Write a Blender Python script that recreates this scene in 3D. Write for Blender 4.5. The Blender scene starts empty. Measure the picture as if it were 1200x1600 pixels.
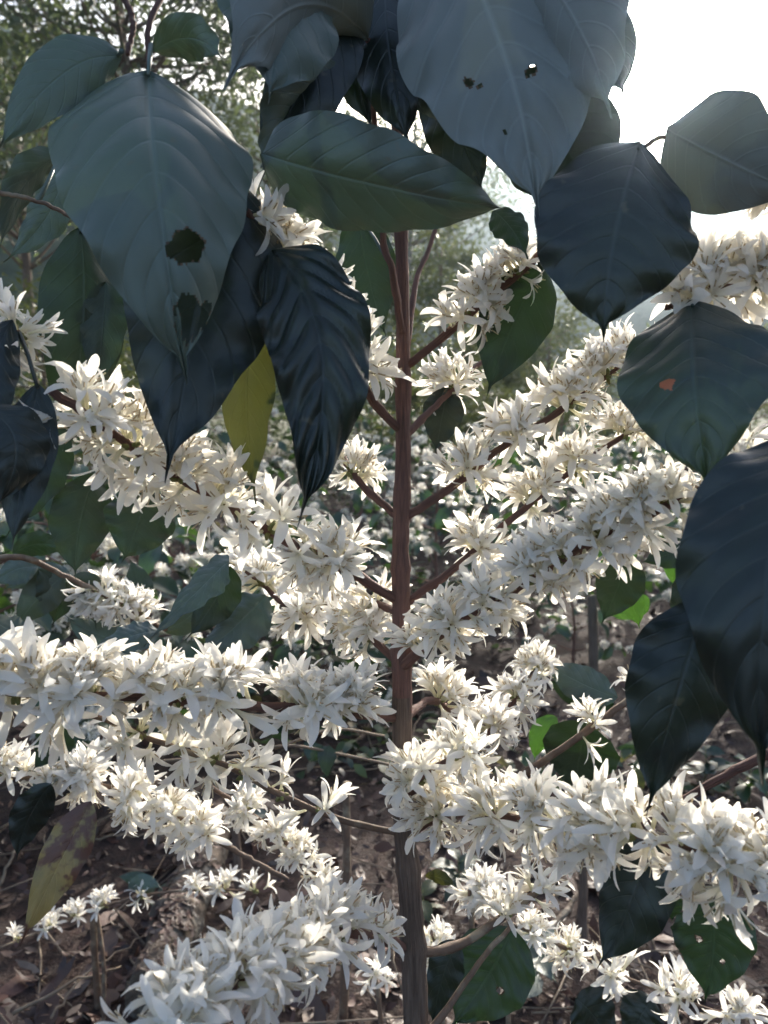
import bpy, math, random
import numpy as np
from mathutils import Vector, Matrix, Quaternion, noise

S = bpy.context.scene
COL = S.collection
R = math.radians
rnd = random.Random(11)

# ------------------------------------------------------------------ camera
F = 1204.0                      # focal length in photo pixels (1200 x 1600)
CAM = Vector((0.0, 0.0, 1.2))
PITCH = R(-7.0)
cd = bpy.data.cameras.new('camera')
cam = bpy.data.objects.new('camera', cd)
COL.objects.link(cam)
cam.location = CAM
cam.rotation_euler = (R(90) + PITCH, 0, 0)
cd.sensor_fit = 'VERTICAL'
cd.angle = 2 * math.atan(800 / F)
cd.clip_start = 0.02
cd.clip_end = 3000
cd.dof.use_dof = True
cd.dof.focus_distance = 0.62
cd.dof.aperture_fstop = 7.0
S.camera = cam
FW = Vector((0, math.cos(PITCH), math.sin(PITCH)))
UP = Vector((0, -math.sin(PITCH), math.cos(PITCH)))
RT = Vector((1, 0, 0))


def at(px, py, d):
    """world point seen at photo pixel (px,py), d metres ahead of the camera"""
    return CAM + RT * ((px - 600) / F * d) + UP * (-(py - 800) / F * d) + FW * d


# ------------------------------------------------------------------ world, sun, exposure
sd = (at(1030, 120, 1.0) - CAM).normalized()
SUN_EL = math.asin(sd.z)
SUN_AZ = math.atan2(sd.x, sd.y)
W = bpy.data.worlds.new('World')
S.world = W
W.use_nodes = True
wn = W.node_tree.nodes
wl = W.node_tree.links
sky = wn.new('ShaderNodeTexSky')
sky.sky_type = 'NISHITA'
sky.sun_disc = False
sky.sun_elevation = SUN_EL
sky.sun_rotation = SUN_AZ
sky.air_density = 0.9
sky.dust_density = 5.0
sky.ozone_density = 1.0
bg = wn['Background']
bg.inputs['Strength'].default_value = 0.13
wl.new(sky.outputs[0], bg.inputs['Color'])

sl = bpy.data.lights.new('sun', 'SUN')
sl.energy = 3.0
sl.angle = R(0.6)
sl.color = (1.0, 0.93, 0.82)
sun = bpy.data.objects.new('sun', sl)
COL.objects.link(sun)
sun.rotation_euler = sd.to_track_quat('Z', 'Y').to_euler()

S.view_settings.view_transform = 'Standard'
S.view_settings.look = 'None'
S.view_settings.exposure = 1.76
S.view_settings.gamma = 1.0
S.view_settings.use_curve_mapping = False
S.render.engine = 'CYCLES'
S.cycles.use_denoising = True
S.cycles.max_bounces = 12
S.cycles.diffuse_bounces = 9
S.cycles.transmission_bounces = 9
S.cycles.transparent_max_bounces = 8
S.cycles.volume_bounces = 0
S.cycles.volume_step_rate = 4.0
S.cycles.sample_clamp_indirect = 6.0


# ------------------------------------------------------------------ node helpers
def newmat(name):
    m = bpy.data.materials.new(name)
    m.use_nodes = True
    nt = m.node_tree
    nt.nodes.clear()
    out = nt.nodes.new('ShaderNodeOutputMaterial')
    return m, nt, out


class N:
    def __init__(self, nt):
        self.nt = nt

    def node(self, typ, **kw):
        n = self.nt.nodes.new(typ)
        for k, v in kw.items():
            setattr(n, k, v)
        return n

    def put(self, sock, v):
        if hasattr(v, 'is_output'):
            self.nt.links.new(v, sock)
        else:
            sock.default_value = v

    def math(self, op, a, b=0.0, c=None):
        n = self.node('ShaderNodeMath', operation=op)
        self.put(n.inputs[0], a)
        self.put(n.inputs[1], b)
        if c is not None:
            self.put(n.inputs[2], c)
        return n.outputs[0]

    def noise(self, vec, scale, detail=4, rough=0.55, out='Fac'):
        n = self.node('ShaderNodeTexNoise')
        if vec is not None:
            self.put(n.inputs['Vector'], vec)
        n.inputs['Scale'].default_value = scale
        n.inputs['Detail'].default_value = detail
        n.inputs['Roughness'].default_value = rough
        return n.outputs[out]

    def ramp(self, fac, stops, interp='LINEAR'):
        n = self.node('ShaderNodeValToRGB')
        n.color_ramp.interpolation = interp
        e = n.color_ramp.elements
        while len(e) < len(stops):
            e.new(0.5)
        for el, (p, c) in zip(e, stops):
            el.position = p
            el.color = (*c, 1) if len(c) == 3 else c
        self.put(n.inputs[0], fac)
        return n.outputs[0]

    def mix(self, fac, a, b, typ='MIX'):
        n = self.node('ShaderNodeMix', data_type='RGBA', blend_type=typ)
        self.put(n.inputs[0], fac)
        self.put(n.inputs[6], a if hasattr(a, 'is_output') else (*a, 1))
        self.put(n.inputs[7], b if hasattr(b, 'is_output') else (*b, 1))
        return n.outputs[2]

    def map(self, vec, scale):
        n = self.node('ShaderNodeMapping')
        self.put(n.inputs[0], vec)
        n.inputs['Scale'].default_value = scale
        return n.outputs[0]

    def bump(self, h, strength, dist):
        n = self.node('ShaderNodeBump')
        n.inputs['Strength'].default_value = strength
        n.inputs['Distance'].default_value = dist
        self.put(n.inputs['Height'], h)
        return n.outputs[0]


def leaf_material(name, upper, upper2, under, trans, rough=0.36, tfac=0.3, blotch=None, spec=0.5, veins=9.0, spot=None):
    m, nt, out = newmat(name)
    n = N(nt)
    uv = n.node('ShaderNodeUVMap').outputs[0]
    sx = n.node('ShaderNodeSeparateXYZ')
    n.put(sx.inputs[0], uv)
    u, v = sx.outputs[0], sx.outputs[1]
    au = n.math('ABSOLUTE', n.math('SUBTRACT', u, 0.5))
    mid = n.math('SMOOTH_MIN', 1.0, n.math('MULTIPLY', au, 45.0), 0.3)          # 0 at midrib
    phase = n.math('SUBTRACT', n.math('MULTIPLY', v, veins), n.math('MULTIPLY', n.math('POWER', au, 1.25), 5.2))
    fr = n.math('ABSOLUTE', n.math('SUBTRACT', n.math('FRACT', phase), 0.5))     # 0.5 at a side vein
    sv = n.math('SMOOTH_MIN', 1.0, n.math('MULTIPLY', n.math('SUBTRACT', 0.5, fr), 14.0), 0.3)
    vein = n.math('MULTIPLY', mid, n.math('ADD', 0.6, n.math('MULTIPLY', sv, 0.4)))
    geo = n.node('ShaderNodeNewGeometry')
    obj = n.node('ShaderNodeObjectInfo')
    tc = n.node('ShaderNodeTexCoord')
    big = n.noise(tc.outputs['Object'], 22.0, 5, 0.6)
    fine = n.noise(tc.outputs['Object'], 260.0, 3, 0.6)
    cu = n.mix(n.ramp(big, [(0.35, (0, 0, 0)), (0.68, (1, 1, 1))]), upper, upper2)
    cu = n.mix(n.math('MULTIPLY', n.math('SUBTRACT', 1.0, vein), 0.55), cu, tuple(min(1, c * 1.9 + 0.03) for c in upper))
    cu = n.mix(n.math('MULTIPLY', obj.outputs['Random'], 0.35), cu, upper2)
    cb = n.mix(n.math('MULTIPLY', n.math('SUBTRACT', 1.0, vein), 0.6), under, tuple(c * 1.7 + 0.02 for c in under))
    speck = n.ramp(n.noise(tc.outputs['Object'], 75.0, 2, 0.5), [(0.70, (0, 0, 0)), (0.76, (1, 1, 1))])
    cu = n.mix(n.math('MULTIPLY', speck, 0.5), cu, (0.10, 0.085, 0.05))
    tr = n.mix(n.ramp(big, [(0.3, (0, 0, 0)), (0.7, (1, 1, 1))]), trans, tuple(c * 0.6 for c in trans))
    tr = n.mix(n.math('MULTIPLY', n.math('SUBTRACT', 1.0, vein), 0.5), tr, tuple(c * 0.45 for c in trans))
    if spot:
        dx = n.math('MULTIPLY', n.math('SUBTRACT', u, spot[0]), 1.0)
        dy = n.math('MULTIPLY', n.math('SUBTRACT', v, spot[1]), 1.35)
        dd = n.math('SQRT', n.math('ADD', n.math('MULTIPLY', dx, dx), n.math('MULTIPLY', n.math('MULTIPLY', dy, dy), 2.5)))
        dd = n.math('ADD', dd, n.math('ADD', n.math('MULTIPLY', n.math('SUBTRACT', fine, 0.5), 0.10), n.math('MULTIPLY', n.math('SUBTRACT', n.noise(tc.outputs['Object'], 110.0, 3, 0.6), 0.5), 0.16)))
        cu = n.mix(n.ramp(dd, [(0.050, (1, 1, 1)), (0.062, (0, 0, 0))]), cu, (0.42, 0.085, 0.03))
    if blotch:
        bn = n.noise(tc.outputs['Object'], blotch[1], 4, 0.6)
        bf = n.ramp(bn, [(blotch[2], (0, 0, 0)), (blotch[2] + 0.05, (1, 1, 1))])
        cu = n.mix(bf, cu, blotch[0])
        cb = n.mix(bf, cb, blotch[0])
        tr = n.mix(bf, tr, tuple(c * 0.6 for c in blotch[0]))
    col = n.mix(geo.outputs['Backfacing'], cu, cb)
    bs = n.node('ShaderNodeBsdfPrincipled')
    n.put(bs.inputs['Base Color'], col)
    rg = n.math('ADD', n.math('MULTIPLY', geo.outputs['Backfacing'], 0.22), n.math('ADD', rough - 0.08, n.math('MULTIPLY', big, 0.16)))
    n.put(bs.inputs['Roughness'], rg)
    bs.inputs['Specular IOR Level'].default_value = spec
    bs.inputs['Coat Weight'].default_value = 0.35
    bs.inputs['Coat Roughness'].default_value = rough + 0.06
    bs.inputs['Coat IOR'].default_value = 1.6
    hgt = n.math('ADD', n.math('MULTIPLY', vein, 1.4), n.math('ADD', n.math('MULTIPLY', fine, 0.12), n.math('MULTIPLY', big, 0.9)))
    n.put(bs.inputs['Normal'], n.bump(hgt, 0.35, 0.0022))
    tl = n.node('ShaderNodeBsdfTranslucent')
    n.put(tl.inputs[0], tr)
    mx = n.node('ShaderNodeMixShader')
    mx.inputs[0].default_value = tfac
    nt.links.new(bs.outputs[0], mx.inputs[1])
    nt.links.new(tl.outputs[0], mx.inputs[2])
    nt.links.new(mx.outputs[0], out.inputs[0])
    return m


M_LEAF = leaf_material('leaf_green_glare_lift', (0.060, 0.088, 0.072), (0.074, 0.100, 0.074), (0.06, 0.08, 0.05), (0.025, 0.05, 0.014), 0.46, 0.14)  # green raised so the upper leaves carry the glare veil in their colour
M_LEAFG = leaf_material('leaf_mid_green', (0.016, 0.034, 0.018), (0.024, 0.040, 0.018), (0.024, 0.040, 0.020), (0.016, 0.042, 0.008), 0.46, 0.16)
M_LEAFL = leaf_material('leaf_bright_green', (0.030, 0.070, 0.025), (0.045, 0.085, 0.025), (0.045, 0.085, 0.026), (0.06, 0.16, 0.015), 0.46, 0.36)
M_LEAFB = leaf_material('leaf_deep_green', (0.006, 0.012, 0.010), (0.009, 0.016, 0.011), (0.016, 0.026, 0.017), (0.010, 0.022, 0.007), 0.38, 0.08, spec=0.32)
M_LEAFY = leaf_material('leaf_yellowing', (0.085, 0.085, 0.020), (0.045, 0.06, 0.012), (0.055, 0.064, 0.014), (0.075, 0.08, 0.012), 0.5, 0.30, ((0.022, 0.036, 0.010), 20.0, 0.55))
M_LEAFR = leaf_material('leaf_blotched', (0.190, 0.150, 0.060), (0.085, 0.095, 0.030), (0.20, 0.18, 0.06), (0.10, 0.08, 0.03), 0.5, 0.2, ((0.060, 0.028, 0.020), 27.0, 0.475))
M_LEAFO = leaf_material('leaf_spotted', (0.013, 0.026, 0.021), (0.018, 0.031, 0.022), (0.05, 0.08, 0.035), (0.03, 0.06, 0.016), 0.44, 0.12, spot=(.68, .46))
M_LEAFP = leaf_material('leaf_pale_underside_glare', (0.022, 0.036, 0.026), (0.03, 0.042, 0.028), (0.150, 0.170, 0.155), (0.04, 0.05, 0.022), 0.44, 0.18)  # paler underside, brightened further to paint glare onto the top leaves
M_BUSH = leaf_material('bush_leaf', (0.026, 0.052, 0.030), (0.040, 0.070, 0.030), (0.05, 0.085, 0.035), (0.08, 0.17, 0.022), 0.38, 0.26)


def petal_material():
    m, nt, out = newmat('petal')
    n = N(nt)
    uv = n.node('ShaderNodeUVMap').outputs[0]
    sx = n.node('ShaderNodeSeparateXYZ')
    n.put(sx.inputs[0], uv)
    v = sx.outputs[1]
    oi = n.node('ShaderNodeObjectInfo')
    col = n.ramp(v, [(0.0, (0.62, 0.62, 0.36)), (0.22, (0.88, 0.86, 0.74)), (0.5, (0.92, 0.91, 0.88)), (1.0, (0.93, 0.92, 0.90))])
    col = n.mix(n.math('MULTIPLY', oi.outputs['Random'], 0.35), col, (0.84, 0.79, 0.66))
    tc = n.node('ShaderNodeTexCoord')
    streak = n.noise(n.map(uv, (26, 3, 1)), 1.0, 3, 0.6)
    col = n.mix(n.math('MULTIPLY', streak, 0.14), col, (0.80, 0.78, 0.72))
    bs = n.node('ShaderNodeBsdfPrincipled')
    n.put(bs.inputs['Base Color'], col)
    bs.inputs['Roughness'].default_value = 0.55
    bs.inputs['Specular IOR Level'].default_value = 0.3
    n.put(bs.inputs['Normal'], n.bump(streak, 0.4, 0.0008))
    tl = n.node('ShaderNodeBsdfTranslucent')
    n.put(tl.inputs[0], n.mix(0.4, col, (0.90, 0.85, 0.74)))
    mx = n.node('ShaderNodeMixShader')
    mx.inputs[0].default_value = 0.58
    nt.links.new(bs.outputs[0], mx.inputs[1])
    nt.links.new(tl.outputs[0], mx.inputs[2])
    nt.links.new(mx.outputs[0], out.inputs[0])
    return m


def plain(name, c1, c2, scale=40.0, rough=0.7, bump=0.3, dist=0.002, stretch=None, coord='Object', island=0.0, c3=None, spec=0.4):
    m, nt, out = newmat(name)
    n = N(nt)
    tc = n.node('ShaderNodeTexCoord')
    vec = tc.outputs[coord] if coord != 'UV' else n.node('ShaderNodeUVMap').outputs[0]
    if stretch:
        vec = n.map(vec, stretch)
    f = n.noise(vec, scale, 6, 0.62)
    col = n.mix(n.ramp(f, [(0.32, (0, 0, 0)), (0.68, (1, 1, 1))]), c1, c2)
    geo = n.node('ShaderNodeNewGeometry')
    if c3:
        f2 = n.noise(tc.outputs['Object'], scale * 0.35, 4, 0.6)
        col = n.mix(n.ramp(f2, [(0.52, (0, 0, 0)), (0.66, (1, 1, 1))]), col, c3)
    if island:
        hs = n.node('ShaderNodeHueSaturation')
        n.put(hs.inputs['Value'], n.math('ADD', 1 - island * 0.5, n.math('MULTIPLY', geo.outputs['Random Per Island'], island)))
        n.put(hs.inputs['Color'], col)
        col = hs.outputs[0]
    bs = n.node('ShaderNodeBsdfPrincipled')
    n.put(bs.inputs['Base Color'], col)
    bs.inputs['Roughness'].default_value = rough
    bs.inputs['Specular IOR Level'].default_value = spec
    n.put(bs.inputs['Normal'], n.bump(f, bump, dist))
    nt.links.new(bs.outputs[0], out.inputs[0])
    return m


M_PETAL = petal_material()
M_RIM = plain('dried_leaf_edge', (0.11, 0.065, 0.03), (0.05, 0.028, 0.016), 200, 0.8)
M_STAMEN = plain('stamen', (0.62, 0.52, 0.34), (0.40, 0.28, 0.16), 300, 0.6)
M_CALYX = plain('calyx', (0.12, 0.15, 0.04), (0.20, 0.17, 0.06), 220, 0.6)
M_BARK = plain('reddish_bark', (0.235, 0.112, 0.084), (0.105, 0.058, 0.045), 1.0, 0.75, 1.0, 0.005, (20, 35, 1), 'UV', c3=(0.19, 0.145, 0.115))
M_BARKOLD = plain('old_bark', (0.085, 0.055, 0.040), (0.22, 0.155, 0.115), 1.0, 0.85, 1.0, 0.007, (26, 22, 1), 'UV', c3=(0.07, 0.075, 0.045))
M_TWIG = plain('brown_twig', (0.16, 0.10, 0.065), (0.10, 0.065, 0.045), 90, 0.75, 0.6, 0.002, c3=(0.24, 0.19, 0.13))
M_STRAW = plain('dry_straw', (0.24, 0.18, 0.12), (0.13, 0.09, 0.06), 60, 0.75, 0.4, 0.002, island=0.8)
M_LOG = plain('mottled_log_bark', (0.17, 0.13, 0.095), (0.045, 0.032, 0.024), 30, 0.9, 1.0, 0.03, c3=(0.30, 0.27, 0.22))
M_PALE = plain('pale_bark', (0.33, 0.30, 0.26), (0.20, 0.17, 0.14), 12, 0.85, 0.6, 0.01)


def litter_material():
    m, nt, out = newmat('leaf_litter')
    n = N(nt)
    geo = n.node('ShaderNodeNewGeometry')
    tc = n.node('ShaderNodeTexCoord')
    r = geo.outputs['Random Per Island']
    col = n.ramp(r, [(0.0, (0.028, 0.015, 0.012)), (0.3, (0.068, 0.029, 0.018)), (0.55, (0.120, 0.050, 0.030)),
                     (0.75, (0.036, 0.022, 0.018)), (0.93, (0.11, 0.065, 0.045)), (1.0, (0.20, 0.15, 0.11))])
    f = n.noise(tc.outputs['Object'], 45, 4, 0.6)
    col = n.mix(n.math('MULTIPLY', f, 0.6), col, (0.03, 0.017, 0.014))
    bs = n.node('ShaderNodeBsdfPrincipled')
    n.put(bs.inputs['Base Color'], col)
    bs.inputs['Roughness'].default_value = 0.62
    n.put(bs.inputs['Normal'], n.bump(f, 0.5, 0.003))
    nt.links.new(bs.outputs[0], out.inputs[0])
    return m


M_LITTER = litter_material()


def ground_material():
    m, nt, out = newmat('forest_floor')
    n = N(nt)
    tc = n.node('ShaderNodeTexCoord')
    p = tc.outputs['Object']
    a = n.noise(p, 1.6, 5, 0.6)
    b = n.noise(p, 28, 6, 0.7)
    c = n.noise(p, 130, 4, 0.6)
    col = n.mix(n.ramp(b, [(0.3, (0, 0, 0)), (0.7, (1, 1, 1))]), (0.018, 0.010, 0.007), (0.060, 0.028, 0.018))
    col = n.mix(n.math('MULTIPLY', n.ramp(c, [(0.55, (0, 0, 0)), (0.72, (1, 1, 1))]), 0.6), col, (0.10, 0.065, 0.048))
    sx = n.node('ShaderNodeSeparateXYZ')
    n.put(sx.inputs[0], p)
    far = n.math('MULTIPLY', n.math('SUBTRACT', sx.outputs[1], 9.0), 0.12)
    fr = n.ramp(far, [(0, (0, 0, 0)), (1, (1, 1, 1))])
    gr = n.mix(n.ramp(n.noise(p, 3.5, 6, 0.7), [(0.4, (0, 0, 0)), (0.6, (1, 1, 1))]), (0.06, 0.085, 0.025), (0.15, 0.13, 0.085))
    col = n.mix(fr, col, gr)
    bs = n.node('ShaderNodeBsdfPrincipled')
    n.put(bs.inputs['Base Color'], col)
    bs.inputs['Roughness'].default_value = 0.9
    n.put(bs.inputs['Normal'], n.bump(n.math('ADD', b, n.math('MULTIPLY', c, 0.4)), 0.9, 0.03))
    nt.links.new(bs.outputs[0], out.inputs[0])
    return m


M_GROUND = ground_material()
M_HILL = plain('wooded_hillside', (0.018, 0.032, 0.016), (0.060, 0.080, 0.034), 0.35, 0.9, 1.0, 1.0, c3=(0.10, 0.10, 0.055))


def canopy_material(name, c1, c2, tr, tfac=0.35):
    m, nt, out = newmat(name)
    n = N(nt)
    geo = n.node('ShaderNodeNewGeometry')
    col = n.mix(geo.outputs['Random Per Island'], c1, c2)
    bs = n.node('ShaderNodeBsdfPrincipled')
    n.put(bs.inputs['Base Color'], col)
    bs.inputs['Roughness'].default_value = 0.45
    tl = n.node('ShaderNodeBsdfTranslucent')
    n.put(tl.inputs[0], n.mix(geo.outputs['Random Per Island'], tr, tuple(c * 0.6 for c in tr)))
    mx = n.node('ShaderNodeMixShader')
    mx.inputs[0].default_value = tfac
    nt.links.new(bs.outputs[0], mx.inputs[1])
    nt.links.new(tl.outputs[0], mx.inputs[2])
    nt.links.new(mx.outputs[0], out.inputs[0])
    return m


M_CAN = canopy_material('tree_leaves', (0.050, 0.068, 0.042), (0.085, 0.105, 0.060), (0.14, 0.18, 0.06), 0.42)
M_CANY = canopy_material('yellow_green_leaves', (0.07, 0.095, 0.025), (0.12, 0.13, 0.04), (0.17, 0.19, 0.04))


# ------------------------------------------------------------------ object helpers
def mesh(name, verts, faces, mats, uvs=None, fmat=None, smooth=True):
    me = bpy.data.meshes.new(name)
    me.from_pydata([tuple(v) for v in verts], [], faces)
    for m in (mats if isinstance(mats, (list, tuple)) else [mats]):
        me.materials.append(m)
    if fmat is not None:
        me.polygons.foreach_set('material_index', fmat)
    if smooth:
        me.polygons.foreach_set('use_smooth', [True] * len(me.polygons))
    if uvs is not None:
        lay = me.uv_layers.new(name='UVMap')
        idx = np.empty(len(me.loops), dtype=np.int32)
        me.loops.foreach_get('vertex_index', idx)
        lay.data.foreach_set('uv', np.asarray(uvs, dtype=np.float32)[idx].ravel())
    me.update()
    return me


def link(name, me, parent=None):
    o = bpy.data.objects.new(name, me)
    COL.objects.link(o)
    if parent is not None:
        o.parent = parent
    return o


def tag(o, label, cat, group=None, kind=None):
    if label:
        o['label'] = label
    if cat:
        o['category'] = cat
    if group:
        o['group'] = group
    if kind:
        o['kind'] = kind
    return o


def root(name, loc, label, cat, group=None):
    o = bpy.data.objects.new(name, None)
    COL.objects.link(o)
    o.location = loc
    o.empty_display_size = 0.05
    return tag(o, label, cat, group)


def spline(pts, n):
    """Catmull-Rom through Vectors"""
    P = [pts[0] * 2 - pts[1]] + list(pts) + [pts[-1] * 2 - pts[-2]]
    out = []
    segs = len(pts) - 1
    for k in range(n + 1):
        f = k / n * segs
        i = min(int(f), segs - 1)
        t = f - i
        a, b, c, d = P[i], P[i + 1], P[i + 2], P[i + 3]
        out.append(0.5 * ((2 * b) + (c - a) * t + (2 * a - 5 * b + 4 * c - d) * t * t + (3 * b - a - 3 * c + d) * t ** 3))
    return out


class Buf:
    def __init__(self):
        self.v, self.f, self.uv, self.m = [], [], [], []

    def tube(self, pts, rad, n=8, mat=0, cap=True, lump=0.0, seed=0):
        base = len(self.v)
        T0 = (pts[1] - pts[0]).normalized()
        ref = Vector((0, 0, 1)) if abs(T0.z) < 0.8 else Vector((1, 0, 0))
        a = T0.cross(ref).normalized()
        L = 0.0
        for i, p in enumerate(pts):
            T = (pts[min(i + 1, len(pts) - 1)] - pts[max(i - 1, 0)]).normalized()
            a = (a - T * a.dot(T)).normalized()
            b = T.cross(a)
            if i:
                L += (p - pts[i - 1]).length
            r = rad[i] if isinstance(rad, (list, tuple)) else rad
            for k in range(n):
                th = 2 * math.pi * k / n
                rr = r
                if lump:
                    rr = r * (1 + lump * noise.noise(Vector((math.cos(th) * 1.5 + seed, math.sin(th) * 1.5, L / max(r, 1e-4) * 0.35))))
                self.v.append(p + (a * math.cos(th) + b * math.sin(th)) * rr)
                self.uv.append((k / n if k <= n / 2 else 1 - k / n, L))
        m = len(pts)
        for i in range(m - 1):
            for k in range(n):
                k2 = (k + 1) % n
                self.f.append((base + i * n + k, base + i * n + k2, base + (i + 1) * n + k2, base + (i + 1) * n + k))
                self.m.append(mat)
        if cap:
            self.f.append(tuple(base + k for k in reversed(range(n))))
            self.f.append(tuple(base + (m - 1) * n + k for k in range(n)))
            self.m += [mat, mat]

    def mesh(self, name, mats, smooth=True):
        return mesh(name, self.v, self.f, mats, self.uv if len(self.uv) == len(self.v) else None, self.m, smooth)


# ------------------------------------------------------------------ ground, hill, haze
def gz(x, y):
    s = max(0.0, y - 2.5)
    z = 0.055 * s if s < 40 else 2.2
    z += 0.05 * noise.noise(Vector((x * 0.8, y * 0.8, 3.1))) * min(1, 0.3 + abs(y) * 0.2)
    z += 0.018 * noise.noise(Vector((x * 4.1, y * 4.1, 7.7)))
    return z


def ground():
    xs = np.sinh(np.linspace(-6.2, 6.2, 170)) * 1.0
    ys = np.concatenate([np.linspace(-60, -1, 14, endpoint=False), np.linspace(-1, 7, 110, endpoint=False),
                         7 + np.sinh(np.linspace(0, 5.8, 60)) * 0.48])
    v = [(x, y, gz(x, y)) for y in ys for x in xs]
    nx = len(xs)
    f = [(j * nx + i, j * nx + i + 1, (j + 1) * nx + i + 1, (j + 1) * nx + i) for j in range(len(ys) - 1) for i in range(nx - 1)]
    o = link('ground', mesh('ground', v, f, M_GROUND))
    tag(o, 'brown plantation floor covered with leaf mulch', None, None, 'structure')


ground()


def hill():
    nx, ny = 150, 60
    v = []
    for j in range(ny):
        for i in range(nx):
            x = -150 + 300 * i / (nx - 1)
            t = j / (ny - 1)
            y = 42 + 60 * t
            ridge = 34 - (0.28 if x < 0 else 0.10) * x + 5 * noise.noise(Vector((x * 0.03, 2.0, 0))) + 2 * noise.noise(Vector((x * 0.12, 5, 0)))
            z = 0 + ridge * (t ** 0.9) + 2.2 * noise.noise(Vector((x * 0.12, y * 0.12, 1))) * (0.3 + t)
            z += 1.5 * abs(noise.noise(Vector((x * 0.45, y * 0.45, 4))))
            v.append((x, y, z))
    f = [(j * nx + i, j * nx + i + 1, (j + 1) * nx + i + 1, (j + 1) * nx + i) for j in range(ny - 1) for i in range(nx - 1)]
    o = link('hill', mesh('hill', v, f, M_HILL))
    tag(o, 'wooded hillside fading to blue in the haze', None, None, 'structure')


hill()


def haze():
    x0, x1, y0, y1, z0, z1 = -300, 300, -70, 190, -3, 62
    v = [(x0, y0, z0), (x1, y0, z0), (x1, y1, z0), (x0, y1, z0), (x0, y0, z1), (x1, y0, z1), (x1, y1, z1), (x0, y1, z1)]
    f = [(3, 2, 1, 0), (4, 5, 6, 7), (0, 1, 5, 4), (1, 2, 6, 5), (2, 3, 7, 6), (3, 0, 4, 7)]
    m, nt, out = newmat('haze_air')
    pv = nt.nodes.new('ShaderNodeVolumePrincipled')
    pv.inputs['Color'].default_value = (0.68, 0.84, 1.0, 1)
    pv.inputs['Density'].default_value = 0.0030
    pv.inputs['Anisotropy'].default_value = 0.95
    nt.links.new(pv.outputs[0], out.inputs['Volume'])
    o = link('haze', mesh('haze', v, f, m, smooth=False))
    tag(o, 'thin bright morning haze filling the valley air', None, None, 'stuff')


haze()


# ------------------------------------------------------------------ flowers
def flower_data(seed, L=0.022, openness=78, tube=0.010, npet=5, nseg=6):
    r = random.Random(seed)
    V, Fc, UV, Mt = [], [], [], []
    n = 5
    for i, (z, rad) in enumerate(((0, 0.0011), (tube * 0.6, 0.0013), (tube, 0.0021))):
        for k in range(n):
            a = 2 * math.pi * k / n
            V.append((rad * math.cos(a), rad * math.sin(a), z))
            UV.append((0.5, 0.02 + 0.1 * i))
    for i in range(2):
        for k in range(n):
            Fc.append((i * n + k, i * n + (k + 1) % n, (i + 1) * n + (k + 1) % n, (i + 1) * n + k))
            Mt.append(0)
    a0 = r.uniform(0, 6.28)
    for p in range(npet):
        a = a0 + 2 * math.pi * p / npet + r.gauss(0, 0.12)
        op = R(openness + r.gauss(0, 13))
        Lp = L * r.uniform(0.88, 1.1)
        wid = 0.0026 * r.uniform(0.85, 1.15) * (L / 0.022)
        tw = r.gauss(0, 0.25)
        rr, z = 0.0016, tube * 0.97
        b = len(V)
        ca, sa = math.cos(a), math.sin(a)
        for s in range(nseg + 1):
            t = s / nseg
            ph = op * (0.50 + 0.70 * t) + 0.42 * t * t
            if s:
                rr += Lp / nseg * math.sin(ph)
                z += Lp / nseg * math.cos(ph)
            w = wid * (0.50 + 0.50 * math.sin(math.pi * min(1.0, 0.10 + 0.72 * t))) * (1.0 if t < 0.80 else (0.80 if s < nseg else 0.26))
            ph += 0.10 * r.gauss(0, 1) * t
            nr, nz = -math.cos(ph), math.sin(ph)          # upper normal in the r-z plane
            for q in (-1, 0, 1):
                lift = (-0.22 * w if q == 0 else 0.12 * w) + q * tw * w * t
                x = rr + nr * lift
                V.append((x * ca - q * w * sa, x * sa + q * w * ca, z + nz * lift))
                UV.append((0.5 + 0.5 * q, 0.2 + 0.8 * t))
        for s in range(nseg):
            for q in range(2):
                i0 = b + s * 3 + q
                Fc.append((i0, i0 + 1, i0 + 4, i0 + 3))
                Mt.append(0)
    for p in range(5):
        a = a0 + 2 * math.pi * (p + 0.5) / 5 + r.gauss(0, 0.15)
        ph = R(min(openness, 60) * r.uniform(0.4, 0.9))
        ls = 0.0125 * r.uniform(0.85, 1.15)
        d = Vector((math.sin(ph) * math.cos(a), math.sin(ph) * math.sin(a), math.cos(ph)))
        p0 = Vector((0.0012 * math.cos(a), 0.0012 * math.sin(a), tube * 0.95))
        side = Vector((-math.sin(a), math.cos(a), 0))
        for q0, q1, w, mt in ((0, 0.6, 0.00028, 0), (0.55, 1.0, 0.00055, 1)):
            b = len(V)
            A, B = p0 + d * ls * q0, p0 + d * ls * q1 + side * 0.001 * r.uniform(-1, 1)
            nn = d.cross(side)
            for c in (A, B):
                for k in range(3):
                    th = 2.094 * k
                    V.append(tuple(c + (side * math.cos(th) + nn * math.sin(th)) * w))
                    UV.append((0.5, 0.35))
            for k in range(3):
                Fc.append((b + k, b + (k + 1) % 3, b + 3 + (k + 1) % 3, b + 3 + k))
                Mt.append(mt)
    return V, Fc, UV, Mt


FDATA = [flower_data(100 + i, openness=o, npet=k) for i, (o, k) in enumerate(
    ((66, 5), (46, 5), (84, 6), (34, 5), (54, 6), (60, 5), (28, 5), (48, 6), (12, 5)))]
FMESH = [mesh('flower', d[0], d[1], [M_PETAL, M_STAMEN], d[2], d[3]) for d in FDATA]
FNP = [(np.array(d[0]), d[1], d[2], d[3]) for d in FDATA]


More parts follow.
